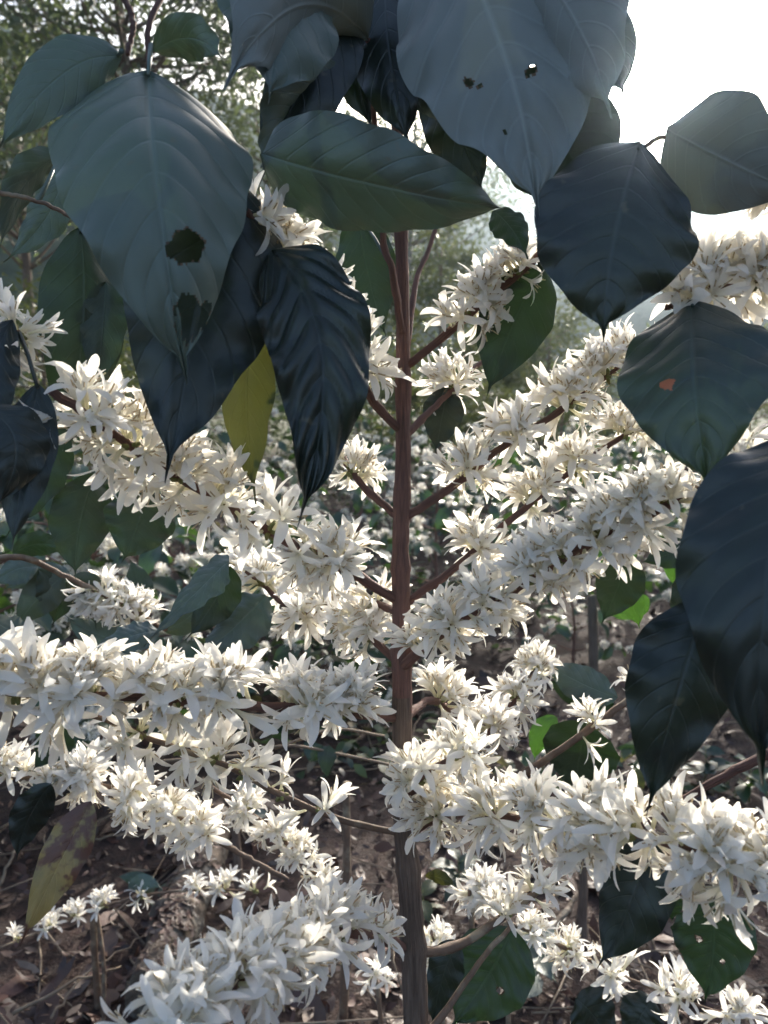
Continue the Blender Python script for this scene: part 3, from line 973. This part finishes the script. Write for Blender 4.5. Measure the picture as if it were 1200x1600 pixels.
LL((95, 245, .56), (40, 290, .55), (-5, 400, .55), 62, M_LEAF, -35, .22, 1, (60, 315, .54), wave=.10)
LL((100, 260, .58), (70, 340, .58), (5, 410, .58), 70, M_LEAF, 30, .10, 1, None, 'pale grey ribbed leaf with its edge turned up', quilt=.06)
LL((125, 355, .54), (130, 520, .53), (98, 705, .53), 135, M_LEAFG, -10, .10, -1, (130, 350, .54), wave=.08)
LL((165, 440, .54), (160, 520, .53), (150, 620, .53), 70, M_LEAFG, 10, .05, -1, None)
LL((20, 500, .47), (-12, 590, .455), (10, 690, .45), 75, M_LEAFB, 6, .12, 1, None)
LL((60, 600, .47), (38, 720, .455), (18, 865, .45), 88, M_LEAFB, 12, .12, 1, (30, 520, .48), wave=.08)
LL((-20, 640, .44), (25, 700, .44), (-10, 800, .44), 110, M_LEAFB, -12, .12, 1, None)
LL((90, 650, .56), (55, 740, .56), (10, 840, .56), 95, M_LEAFG, 20, .08, -1, None)
LL((142, 1252, .60), (92, 1350, .585), (30, 1480, .58), 72, M_LEAFR, 12, .08, 1, (150, 1225, .86) if False else None, 'yellowing leaf with dark brown blotches', wave=.06, nv=50)
LL((80, 1225, .80), (45, 1280, .80), (25, 1345, .80), 60, M_LEAFB, -10, .10, 1, (90, 1218, .84))
LL((100, 1130, .75), (80, 1165, .76), (50, 1205, .77), 60, M_LEAFG, 5, .05, -1, None)
LL((200, 1000, .95), (150, 990, .95), (100, 960, .95), 50, M_LEAF, 10, .1, 1, None)
LL((110, 905, .93), (60, 900, .93), (0, 925, .93), 45, M_LEAF, 15, .1, 1, (100, 900, .92))
LL((60, 890, .92), (90, 930, .93), (80, 980, .94), 60, M_LEAFG, -10, .06, -1, None)
for a in [((20, 865, .9), (65, 850, .9), (110, 862, .9), 42), ((100, 900, .93), (60, 935, .92), (20, 985, .92), 60), ((110, 905, .93), (140, 930, .94), (150, 985, .95), 55),
          ((200, 950, .96), (215, 915, .97), (200, 870, .98), 50), ((60, 885, .92), (25, 890, .91), (-20, 915, .91), 52), ((255, 985, .98), (300, 960, .99), (330, 915, 1.0), 48), ((-20, 960, .85), (20, 985, .85), (60, 975, .86), 60)]:
    LL(*a, rnd.choice((M_LEAFG, M_LEAFL, M_LEAF)), rnd.uniform(-30, 30), .08, rnd.choice((-1, 1)), None, wave=.08)
left.finish(300)

# ------------------------------------------------------------------ rows of coffee shrubs behind
BL = []
for i in range(6):
    rr_ = random.Random(i)
    BL.append(leaf_mesh((Vector((0, 0, 0)), Vector((0, .55, .16 + .08 * rr_.random())), Vector((0, .95, -.18 * rr_.random()))), 0.42 + .06 * rr_.random(),
                        Vector((0, 0, 1)), 0, R(20 * rr_.uniform(-1, 1)), fold=-.10, wave=.12, quilt=.05, up=1, seed=i, mat=M_BUSH, nv=10, nh=2))


def bush_cluster(seed, n=11):
    r = random.Random(seed)
    items = []
    for k in range(n):
        e = 1 - 2 * (k + .5) / n
        a = 2.4 * k + seed
        d = Vector((math.sqrt(1 - e * e) * math.cos(a) + r.gauss(0, .2), math.sqrt(1 - e * e) * math.sin(a) + r.gauss(0, .2), e + .3)).normalized()
        s = r.uniform(.9, 1.15)
        items.append((r.randrange(8), Matrix.LocRotScale(d * .003, d.to_track_quat('Z', 'Y'), Vector((s, s, s)))))
    me = joined_flowers(items)
    me.name = 'flower_cluster'
    return me


BC = [bush_cluster(i) for i in range(4)]


def bush_proto(seed, h):
    r = random.Random(seed)
    rt = root('coffee_shrub', (0, 0, 0), 'x', 'coffee shrub', 'coffee shrubs in flower')
    B_ = Buf()
    sp = spline([Vector((0, 0, -.05)), Vector((r.gauss(0, .02), r.gauss(0, .02), h * .5)), Vector((r.gauss(0, .04), r.gauss(0, .04), h))], 12)
    B_.tube(sp, [.013 * (1 - .7 * i / 12) for i in range(13)], 7)
    link('stem', B_.mesh('stem', [M_BARK]), rt)
    nb = 14
    for k in range(nb):
        t = .18 + .8 * k / nb
        p0 = sp[int(t * 12)]
        a = 2.4 * k + r.gauss(0, .3)
        ln = h * (.50 - .34 * t) * r.uniform(.8, 1.2) + .08
        dr = Vector((math.cos(a), math.sin(a), .35))
        p1 = p0 + dr * ln * .55
        p2 = p0 + Vector((math.cos(a), math.sin(a), .30 - .15 * r.random())) * ln
        bp = spline([p0, p1, p2], 8)
        B_ = Buf()
        B_.tube(bp, [.0045 * (1 - .6 * i / 8) for i in range(9)], 5)
        link('branch', B_.mesh('branch', [M_BARK]), rt)
        for j in range(2, 9, 2):
            if r.random() < .72:
                o = link('flower_cluster', r.choice(BC), rt)
                o.location = bp[j] + Vector((0, 0, .006))
                o.rotation_euler = (0, 0, r.uniform(0, 6.28))
                s_ = r.uniform(.9, 1.25)
                o.scale = (s_, s_, s_)
        for j in (2, 3, 5, 6, 8):
            for sgn in (-1, 1):
                if r.random() < .66:
                    o = link('leaf', r.choice(BL), rt)
                    o.location = bp[j]
                    s_ = r.uniform(.11, .175)
                    o.scale = (s_, s_, s_)
                    o.rotation_euler = (R(r.gauss(-18, 22)), R(r.gauss(0, 22)), a - math.pi / 2 + sgn * R(r.uniform(30, 75)))
    for k in range(6):
        o = link('leaf', r.choice(BL), rt)
        o.location = sp[-1 - k % 2]
        s_ = r.uniform(.08, .13)
        o.scale = (s_, s_, s_)
        o.rotation_euler = (R(r.gauss(10, 20)), 0, k * 1.05)
    return rt


def copy_tree(o):
    c_ = o.copy()
    COL.objects.link(c_)
    for ch in list(o.children):
        d_ = ch.copy()
        COL.objects.link(d_)
        d_.parent = c_
    return c_


PROTO = [bush_proto(21, 1.0), bush_proto(22, .85), bush_proto(23, 1.15)]
used = [False] * 3
BUSH = [  # pixel column, distance, scale, rotation, label
    (140, 2.5, .98, 0.3, 'flowering coffee shrub behind the long white chain at lower left'),
    (-60, 2.1, 1.0, 1.3, 'flowering coffee shrub half cut off by the left frame edge'),
    (280, 3.3, .92, 2.2, 'flowering coffee shrub seen under the blackish leaf tips at left'),
    (470, 3.1, .80, 4.0, 'low flowering coffee shrub just left of the reddish stem'),
    (555, 4.4, .95, 0.9, 'coffee shrub with bluish leaves directly left of the stem and farther off'),
    (690, 3.7, .88, 2.6, 'coffee shrub with bluish leaves just right of the reddish stem'),
    (800, 5.0, 1.0, 5.2, 'coffee shrub behind the middle right blossom branches'),
    (905, 3.5, .62, 3.1, 'small coffee shrub on the open red mulch at right'),
    (1060, 4.3, .95, 0.2, 'coffee shrub behind the large leaf at the right'),
    (1190, 3.3, .9, 1.8, 'coffee shrub at the right frame edge on the mulch'),
    (60, 4.3, 1.0, 5.0, 'coffee shrub in the second row at far left'),
    (370, 5.3, 1.05, 2.9, 'coffee shrub in the second row behind the yellow-green leaf'),
    (640, 6.0, 1.0, 3.7, 'coffee shrub hidden mostly by the reddish stem'),
    (740, 7.2, 1.1, 1.1, 'coffee shrub high on the slope right of the stem'),
    (880, 6.8, 1.05, 4.4, 'coffee shrub on the slope between the right blossom branches'),
    (985, 8.5, 1.1, 0.6, 'distant coffee shrub on the slope at right'),
    (500, 8.0, 1.1, 2.0, 'distant coffee shrub on the slope left of the stem'),
    (180, 7.0, 1.1, 3.3, 'distant coffee shrub on the slope at left'),
    (20, 7.8, 1.15, 5.6, 'distant coffee shrub on the slope at the far left'),
    (580, 10.0, 1.2, 1.5, 'smallest distant coffee shrub beside the stem'),
    (690, 10.5, 1.2, 4.8, 'smallest distant coffee shrub right of the stem'),
    (850, 11.0, 1.2, 0.0, 'smallest distant coffee shrub below the right leaves'),
    (-20, 3.2, .85, 2.0, 'coffee shrub low at the left edge behind the black leaf'),
    (210, 2.7, .72, 5.5, 'short coffee shrub below the two rusty-tipped green leaves'),
    (400, 4.0, .9, 0.4, 'coffee shrub glimpsed under the yellow-green leaf tip'),
    (620, 3.0, .55, 1.9, 'very low coffee shrub half hidden by the reddish stem'),
    (760, 4.3, .8, 0.8, 'coffee shrub glimpsed between the rising right branches'),
    (1000, 5.6, 1.0, 2.2, 'coffee shrub under the dark leaf with the orange spot'),
    (260, 5.2, 1.0, 4.1, 'coffee shrub in the second row left of centre'),
    (80, 11.0, 1.2, 2.4, 'smallest distant coffee shrub at left below the hill'),
]
for i, (px, d, sc_, rz, lab) in enumerate(BUSH):
    k = i % 3
    o = PROTO[k] if not used[k] else None
    if o is None:
        o = copy_tree(PROTO[k])
    used[k] = used[k] or i < 3
    y = d
    x = (px - 600) / F * d * 1.0
    o.location = (x, y, gz(x, y))
    o.rotation_euler = (0, 0, rz)
    o.scale = (sc_, sc_, sc_)
    o['label'] = lab


# low sprigs with small star flowers near the ground
def sprig(pix, r0, label, flowers, leaves=(), seed=0):
    pts = [at(*p) for p in pix]
    g = Vector((pts[0].x, pts[0].y, gz(pts[0].x, pts[0].y)))
    s_ = Shrub(g, label, 50 + seed)
    s_.root.name = 'coffee_sprig'
    s_.root['category'] = 'coffee sprig'
    s_.root['group'] = 'low coffee sprigs'
    B_ = Buf()
    B_.tube(spline([g + Vector((0, 0, -.02)), (g + pts[0]) / 2 + Vector((.01, 0, 0)), pts[0]], 8), r0 * 1.3, 7)
    s_.part('stem', B_.mesh('stem', [M_TWIG]))
    s_.branch('a', pix, r0, r0 * .6, M_TWIG)
    for f in flowers:
        s_.cluster('a', *f)
    for lf in leaves:
        s_.leaf(*lf)
    s_.finish(300)


sprig([(150, 1420, 1.55), (100, 1440, 1.5), (50, 1460, 1.45), (0, 1480, 1.4)], .003, 'low sprig with small star flowers under the yellowing leaf', [(75, 1438, 7, 1.0), (110, 1402, 8, 1.05), (15, 1440, 5, .9)], seed=1)
sprig([(150, 1420, 1.5), (220, 1400, 1.45), (310, 1390, 1.4), (400, 1392, 1.35)], .003, 'long low horizontal sprig with four small white blossom tufts', [(152, 1390, 8, 1.1), (222, 1395, 6, 1.0), (310, 1375, 8, 1.0), (350, 1378, 9, 1.1), (405, 1375, 5, 1.0)],
      [((240, 1395, 1.45), (215, 1375, 1.46), (180, 1370, 1.47), 26, M_LEAFG), ((200, 1390, 1.45), (225, 1378, 1.44), (255, 1390, 1.43), 24, M_LEAF)], seed=2)
sprig([(790, 1440, .95), (840, 1460, .95), (900, 1490, .95), (960, 1520, .95), (1060, 1560, .92), (1150, 1590, .9)], .0026, 'low right sprig with wilted curled white blossoms',
      [(830, 1455, 10, 1.0), (885, 1488, 11, 1.0), (960, 1520, 8, 1.15), (1065, 1555, 10, 1.15), (1150, 1570, 9, 1.1)],
      [((1020, 1560, .95), (1000, 1590, .95), (980, 1640, .95), 70, M_LEAFB), ((900, 1560, 1.0), (930, 1590, 1.0), (960, 1640, 1.0), 80, M_LEAFB)], seed=3)
sprig([(590, 1540, 1.2), (585, 1525, 1.2), (580, 1520, 1.2), (560, 1500, 1.2)], .003, 'small white tuft low beside the stem at its left', [(585, 1522, 8, 1.1)], seed=4)
sprig([(690, 1560, 1.1), (685, 1520, 1.1), (680, 1480, 1.1), (675, 1460, 1.1)], .003, 'bright white blossoms low beside the stem at its right', [(680, 1500, 14, 1.1), (678, 1535, 10, 1.1), (685, 1470, 8, 1.0)], seed=5)
sprig([(735, 1385, .95), (745, 1390, .95), (760, 1395, .95), (800, 1380, .95)], .003, 'white blossom tuft above the low right twig fork', [(755, 1395, 13, 1.1), (740, 1425, 9, 1.0)], seed=6)


# ------------------------------------------------------------------ stakes, log, twigs, weeds
def stake(name, pix, rad, label, cat, mat, lump=.1):
    pts = spline([at(*p) for p in pix], 14)
    g = pts[0]
    pts[0] = Vector((g.x, g.y, min(g.z, gz(g.x, g.y) - .03)))
    B_ = Buf()
    B_.tube(pts, [rad[0] + (rad[1] - rad[0]) * i / 14 for i in range(15)], 8, 0, True, lump, rnd.uniform(0, 9))
    o = link(name, B_.mesh(name, [mat]))
    tag(o, label, cat)


def drop(px, py):
    """distance at which pixel meets flat ground"""
    v = at(px, py, 1.0) - CAM
    return -CAM.z / v.z


stake('dead_stem', [(535, 1640, 1.55), (540, 1480, 1.5), (542, 1340, 1.5), (541, 1222, 1.5)], (.009, .007), 'thin broken upright dead stem left of the main stem', 'dead stem', M_TWIG)
stake('dead_stem', [(372, 1520, 1.9), (375, 1440, 1.9), (372, 1360, 1.9), (366, 1270, 1.9)], (.012, .010), 'dark upright stump behind the low left blossoms', 'dead stem', M_BARKOLD)
stake('dead_stem', [(912, 1500, 1.75), (910, 1440, 1.75), (911, 1380, 1.75), (908, 1330, 1.75)], (.012, .010), 'dark upright post under the lower right blossoms', 'dead stem', M_BARKOLD)
stake('dead_stem', [(928, 1075, 3.4), (927, 1010, 3.4), (926, 960, 3.4), (925, 930, 3.4)], (.022, .02), 'short brown post standing on the red mulch', 'dead stem', M_BARKOLD)
stake('green_shoot', [(155, 1590, 1.6), (150, 1520, 1.58), (147, 1470, 1.56), (145, 1420, 1.55)], (.008, .006), 'thin greenish shoot rising under the low left sprig', 'shoot', M_TWIG)

log_pts = []
for (px, py, dd) in ((335, 1300, 0), (318, 1370, 0), (285, 1440, 0), (262, 1500, 0), (235, 1580, 0)):
    d = drop(px, py)
    p = at(px, py, d)
    log_pts.append(Vector((p.x, p.y, gz(p.x, p.y) + .045)))
B_ = Buf()
B_.tube(spline(log_pts, 60), [.055 - .004 * math.sin(i * .31) + rnd.uniform(-.003, .003) for i in range(61)], 26, 0, True, .12, 4)
tag(link('fallen_log', B_.mesh('fallen_log', [M_LOG])), 'mottled pale rotting log lying on the mulch at lower left', 'log')


def ground_twig(a, b, rad, label, lift=.02, mat=None, name='dry_twig', cat='twig'):
    A, B2 = at(*a, drop(*a)), at(*b, drop(*b))
    A.z, B2.z = gz(A.x, A.y) + lift, gz(B2.x, B2.y) + lift * 2.2
    m_ = (A + B2) / 2 + Vector((rnd.gauss(0, .03), rnd.gauss(0, .03), .02))
    pts = spline([A, m_, B2], 12)
    for i in range(1, 12):
        pts[i] += Vector((rnd.gauss(0, .003), rnd.gauss(0, .003), rnd.gauss(0, .003)))
    B_ = Buf()
    B_.tube(pts, [rad * (1 - .5 * i / 12) for i in range(13)], 6, 0, True, .2, rnd.uniform(0, 9))
    tag(link(name, B_.mesh(name, [mat or M_STRAW])), label, cat, 'dry twigs on the ground')


ground_twig((20, 1590), (190, 1530), .0038, 'pale stick crossing the bottom left corner of the ground')
ground_twig((80, 1598), (230, 1480), .003, 'thin forked stick beside the greenish shoot')
ground_twig((0, 1400), (70, 1335), .0045, 'brown stick pointing up from the left edge under the dark leaf', .05)
ground_twig((150, 1318), (260, 1340), .0032, 'thin grey stick lying above the long low sprig', .03)
ground_twig((1000, 1250), (1130, 1330), .0045, 'grey stick lying on bare soil behind the right blossoms', .03)
ground_twig((800, 1000), (880, 960), .006, 'pale stick on the red mulch beside the short post', .05)
ground_twig((780, 1550), (905, 1440), .012, 'thick grey stick behind the low right sprig', .03, M_LOG)
ground_twig((660, 1120), (700, 1020), .006, 'straw stalk right of the stem on the mulch', .04)

# thin live vine with heart leaves across the middle
vn = root('creeping_vine', at(380, 1180, 1.25), 'thin bare vine with two small heart leaves crossing left of the stem', 'vine')


def vpart(name, me):
    o = link(name, me, vn)
    o.location = -vn.location
    return o


for pix in ([(380, 1180, 1.25), (450, 1165, 1.2), (540, 1180, 1.2), (610, 1195, 1.2)], [(430, 1170, 1.22), (520, 1140, 1.2), (600, 1150, 1.25)], [(130, 1215, 1.3), (250, 1190, 1.3), (380, 1180, 1.25)]):
    B_ = Buf()
    B_.tube(spline([at(*p) for p in pix], 16), .0022, 6)
    vpart('vine_stem', B_.mesh('vine_stem', [M_STRAW]))
for (b_, m_, t_, w_) in (((515, 1165, 1.2), (510, 1190, 1.19), (512, 1218, 1.19), 30), ((505, 1165, 1.2), (492, 1180, 1.2), (485, 1192, 1.2), 22)):
    A_, Mi_, T_ = at(*b_), at(*m_), at(*t_)
    vpart('leaf', leaf_mesh((A_, Mi_ * 2 - (A_ + T_) / 2, T_), w_ / F * 1.2, (CAM - Mi_).normalized(), mat=M_LEAFG, nv=12, nh=3, shape=.6))


def weed(px, py, label, n=7, size=.05, seed=0, mat=None):
    r = random.Random(seed)
    d = drop(px, py)
    p = at(px, py, d)
    p.z = gz(p.x, p.y)
    o = root('weed', p, label, 'weed', 'small green weeds on the mulch')
    B_ = Buf()
    B_.tube([Vector((0, 0, -.01)), Vector((.004, 0, size)), Vector((.0, .005, size * 2))], [.002, .0016, .001], 5)
    link('stem', B_.mesh('stem', [M_CALYX]), o)
    me = leaf_mesh((Vector((0, 0, 0)), Vector((0, .55, .2)), Vector((0, 1, -.05))), .55, Vector((0, 0, 1)), fold=-.1, wave=.1, mat=mat or M_LEAFG, nv=8, nh=2, seed=seed)
    for k in range(n):
        c_ = link('leaf', me, o)
        c_.location = (0, 0, size * (0.5 + 1.5 * k / n))
        s_ = size * r.uniform(.8, 1.4)
        c_.scale = (s_, s_, s_)
        c_.rotation_euler = (R(r.gauss(5, 20)), R(r.gauss(0, 15)), k * 2.4)


weed(715, 1410, 'leafy green weed right of the stem above the low twig', 9, .06, 1)
weed(385, 1300, 'dark green weed behind the lower left blossoms', 8, .06, 2, M_LEAF)
weed(1040, 1400, 'small round-leaved weed below the right end of the blossom chain', 6, .05, 3)
weed(250, 1440, 'tiny green weed by the pale log', 6, .04, 4)
weed(840, 1560, 'green weed in the bottom right shade', 8, .07, 5, M_LEAF)
weed(660, 1450, 'yellowish weed touching the foot of the stem', 6, .05, 6, M_LEAFY)
weed(700, 1010, 'bright green weed on the mulch right of the stem', 7, .08, 7)
weed(1100, 1230, 'pale green weed on bare soil at the right', 8, .07, 8)
weed(1170, 1250, 'grey-green broad weed by the right frame edge', 7, .07, 9, M_BUSH)
weed(120, 1250, 'green weed beside the left white chain', 7, .07, 10)


def litter():
    r = random.Random(5)
    V, Fc = [], []
    for k in range(15000):
        y = 0.9 + 7.5 * r.random() ** 1.6
        x = r.uniform(-1, 1) * (.35 + y * .58)
        z = gz(x, y)
        big = r.random()
        l = r.uniform(.014, .04) if big < .86 else r.uniform(.05, .10)
        w = l * r.uniform(.22, .5)
        a = r.uniform(0, 6.28)
        tl = r.gauss(0, .35)
        roll = r.gauss(0, .45)
        c_ = Vector((x, y, z + r.uniform(.002, .022)))
        q = Quaternion((0, 0, 1), a) @ Quaternion((0, 1, 0), tl) @ Quaternion((1, 0, 0), roll)
        curl = r.uniform(-.5, .7)
        b = len(V)
        for s_, ww in ((-1, .25), (-.3, 1), (.4, .9), (1, .08)):
            for g in (-1, 1):
                V.append(c_ + q @ Vector((s_ * l * .5, g * w * .5 * ww, curl * l * (s_ * s_ - .4) * .35)))
        for j in range(3):
            Fc.append((b + j * 2, b + j * 2 + 1, b + j * 2 + 3, b + j * 2 + 2))
    for k in range(260):
        i = r.randrange(len(log_pts) - 1)
        c_ = log_pts[i].lerp(log_pts[i + 1], r.random())
        a = r.gauss(0, .55)
        c_ = c_ + Vector((math.sin(a) * .057, 0, math.cos(a) * .057))
        l, w = r.uniform(.015, .045), r.uniform(.008, .018)
        q = Quaternion((0, 1, 0), a) @ Quaternion((0, 0, 1), r.uniform(0, 6.28)) @ Quaternion((1, 0, 0), r.gauss(0, .25))
        b = len(V)
        for s_, ww in ((-1, .25), (-.3, 1), (.4, .9), (1, .08)):
            for g in (-1, 1):
                V.append(c_ + q @ Vector((s_ * l * .5, g * w * .5 * ww, .002 + l * .12 * s_ * s_)))
        for j in range(3):
            Fc.append((b + j * 2, b + j * 2 + 1, b + j * 2 + 3, b + j * 2 + 2))
    o = link('leaf_litter', mesh('leaf_litter', V, Fc, M_LITTER))
    tag(o, 'reddish brown dry leaf litter and bark chips', None, None, 'stuff')
    B_ = Buf()
    for k in range(520):
        y = 1.0 + 7 * r.random() ** 1.5
        x = r.uniform(-1, 1) * (.35 + y * .58)
        l = r.uniform(.06, .35)
        a = r.uniform(0, 6.28)
        d = Vector((math.cos(a), math.sin(a), r.gauss(.0, .12)))
        p = Vector((x, y, gz(x, y) + r.uniform(.008, .04)))
        B_.tube([p - d * l / 2, p + Vector((r.gauss(0, .01), r.gauss(0, .01), r.gauss(.004, .006))), p + d * l / 2], [.0022, .0024, .0012], 4)
    o = link('straw_litter', B_.mesh('straw_litter', [M_STRAW]))
    tag(o, 'thin pale straw and twigs scattered over the mulch', None, None, 'stuff')


litter()


def undergrowth():
    r = random.Random(9)
    m, nt, out = newmat('glossy_undergrowth')
    n = N(nt)
    geo = n.node('ShaderNodeNewGeometry')
    col = n.ramp(geo.outputs['Random Per Island'], [(0, (0.018, 0.034, 0.024)), (.45, (0.035, 0.06, 0.03)), (.7, (0.075, 0.10, 0.03)), (.86, (0.12, 0.09, 0.055)), (1, (0.25, 0.21, 0.15))])
    bs = n.node('ShaderNodeBsdfPrincipled')
    n.put(bs.inputs['Base Color'], col)
    bs.inputs['Roughness'].default_value = 0.30
    tl = n.node('ShaderNodeBsdfTranslucent')
    n.put(tl.inputs[0], n.mix(1.0, col, (1.6, 1.8, 0.9), 'MULTIPLY'))
    mx = n.node('ShaderNodeMixShader')
    mx.inputs[0].default_value = .25
    nt.links.new(bs.outputs[0], mx.inputs[1])
    nt.links.new(tl.outputs[0], mx.inputs[2])
    nt.links.new(mx.outputs[0], out.inputs[0])
    V, Fc = [], []
    k = 0
    while k < 16000:
        y = 2.3 + 12 * r.random() ** 1.5
        x = r.uniform(-1, 1) * (.5 + y * .58)
        dens = noise.noise(Vector((x * 1.3, y * 1.1, 2.2))) + .12 * (y - 3.4)
        if .6 < x < 1.7 and 2.9 < y < 5.0:
            dens -= .7
        if dens < r.uniform(-.15, .35):
            k += .25
            continue
        k += 1
        hmax = .10 + .25 * max(0, dens)
        p = Vector((x, y, gz(x, y) + hmax * r.random() ** 1.3))
        l = r.uniform(.03, .085)
        w = l * r.uniform(.18, .30)
        q = Quaternion((0, 0, 1), r.uniform(0, 6.28)) @ Quaternion((1, 0, 0), r.gauss(-.1, .45)) @ Quaternion((0, 1, 0), r.gauss(0, .5))
        b = len(V)
        for t, ww, z in ((0, .1, 0), (.3, 1, .05), (.65, .85, .03), (1, .05, -.12)):
            for g in (-1, 1):
                V.append(p + q @ Vector((g * w * ww, l * t, l * z)))
        for j in range(3):
            Fc.append((b + j * 2, b + j * 2 + 1, b + j * 2 + 3, b + j * 2 + 2))
    tag(link('undergrowth', mesh('undergrowth', V, Fc, m)), 'low tangle of glossy leaves and seedlings between the coffee rows', None, None, 'stuff')


undergrowth()


# ------------------------------------------------------------------ trees behind
def tree(px, py_top, d, cw, ch, label, mat, bark, n=3500, ls=.06, seed=0, trunk_r=.07, lean=0.0, clumps=34, low=.35):
    r = random.Random(seed)
    top = at(px, py_top, d)
    gx, gy = top.x - lean, top.y
    g = Vector((gx, gy, gz(gx, gy)))
    H = top.z - g.z
    o = root('tree', g, label, 'tree', 'trees behind the coffee rows')
    B_ = Buf()
    tp = spline([Vector((0, 0, -.2)), Vector((lean * .2, 0, H * .35)), Vector((lean * .7, r.gauss(0, .1), H * .7)), Vector((lean, 0, H * .97))], 16)
    B_.tube(tp, [trunk_r * (1 - .82 * i / 16) for i in range(17)], 8, 0, True, .12, seed)
    cc = []
    for k in range(clumps):
        t = low + (.98 - low) * (k + .5) / clumps
        p0 = tp[min(16, int((t - .12) * 16))]
        a = 2.4 * k + r.gauss(0, .4)
        u = (t - low) / (1 - low)
        ext = cw * .5 * (math.sin(math.pi * (u * .85 + .12)) ** .6) * r.uniform(.45, 1.05)
        e = Vector((lean * t + math.cos(a) * ext, math.sin(a) * ext, H * (low + (1 - low) * u) + r.gauss(0, .06) * ch))
        B_.tube(spline([p0, (p0 + e) / 2 + Vector((0, 0, -.05 * ext)), e], 5), [trunk_r * .28, trunk_r * .22, trunk_r * .18, trunk_r * .13, trunk_r * .09, trunk_r * .04], 4)
        cc.append((e, r.uniform(.5, 1.1)))
    link('trunk', B_.mesh('trunk', [bark]), o)
    V, Fc = [], []
    cr = cw * .17
    for k in range(int(n * 1.9)):
        e, s_ = r.choice(cc)
        v = Vector((r.gauss(0, 1), r.gauss(0, 1), r.gauss(0, .7)))
        p = e + v * cr * s_ * .62
        a = Vector((r.gauss(0, 1), r.gauss(0, 1), r.gauss(-.4, .7))).normalized()
        b_ = a.cross(Vector((r.gauss(0, 1), r.gauss(0, 1), r.gauss(0, 1)))).normalized()
        l = ls * r.uniform(.6, 1.3)
        i0 = len(V)
        V += [p, p + a * l * .5 + b_ * l * .17, p + a * l, p + a * l * .5 - b_ * l * .17]
        Fc.append((i0, i0 + 1, i0 + 2, i0 + 3))
    link('crown', mesh('crown', V, Fc, mat, smooth=False), o)


tree(170, -170, 11, 5.0, 3.0, 'tall tree above the big left leaf with sky showing through its crown', M_CAN, M_BARKOLD, 6500, .16, 1, .16, -.4, 46, .66)
tree(20, 20, 18, 6.5, 4.0, 'hazy round-crowned tree at the top left corner', M_CAN, M_BARKOLD, 6000, .20, 12, .16, 0, 50, .52)
tree(300, 560, 12.5, 4.0, 1.2, 'low dull green bush behind the dark hanging leaves at left', M_CAN, M_TWIG, 2600, .11, 13, .05, 0, 30, .1)
tree(560, 560, 13, 3.6, 1.2, 'low dull green bush on the slope left of the stem', M_CAN, M_TWIG, 2600, .11, 14, .05, 0, 30, .1)
tree(760, 530, 13.5, 3.6, 1.3, 'low dull green bush on the slope right of the stem', M_CAN, M_TWIG, 2600, .11, 15, .05, 0, 30, .1)
tree(1010, 545, 13, 4.0, 1.3, 'low dull green bush behind the leaf with the orange spot', M_CAN, M_TWIG, 2600, .11, 16, .05, 0, 30, .1)
tree(650, 150, 12, 3.4, 3.0, 'tree whose thin crown fills the gaps beside the stem top', M_CAN, M_PALE, 4500, .10, 3, .10, .2, 40, .56)
tree(690, 375, 8.5, 1.5, 1.6, 'feathery yellow-green bush right of the stem', M_CANY, M_TWIG, 3600, .10, 4, .04, 0, 34, .12)
tree(505, 330, 13, 1.4, 2.2, 'slim pale-trunked tree left of the stem', M_CAN, M_PALE, 900, .10, 5, .07, .2, 18, .6)
tree(60, 470, 9, 3.2, 1.2, 'broad yellow-green bush at the left below the hill', M_CANY, M_TWIG, 4500, .085, 6, .05, 0, 40, .15)
tree(860, 470, 10, 2.0, 1.4, 'bush behind the glowing green leaf at right', M_CANY, M_TWIG, 3000, .10, 7, .05, 0, 30, .12)
tree(420, 120, 14, 3.2, 3.0, 'tree behind the leaves at upper centre', M_CAN, M_BARKOLD, 3500, .12, 8, .11, .2, 34, .6)
tree(1150, 520, 11, 2.4, 1.8, 'bush at right behind the pale blossoms', M_CANY, M_TWIG, 2600, .10, 9, .06, 0, 28, .15)
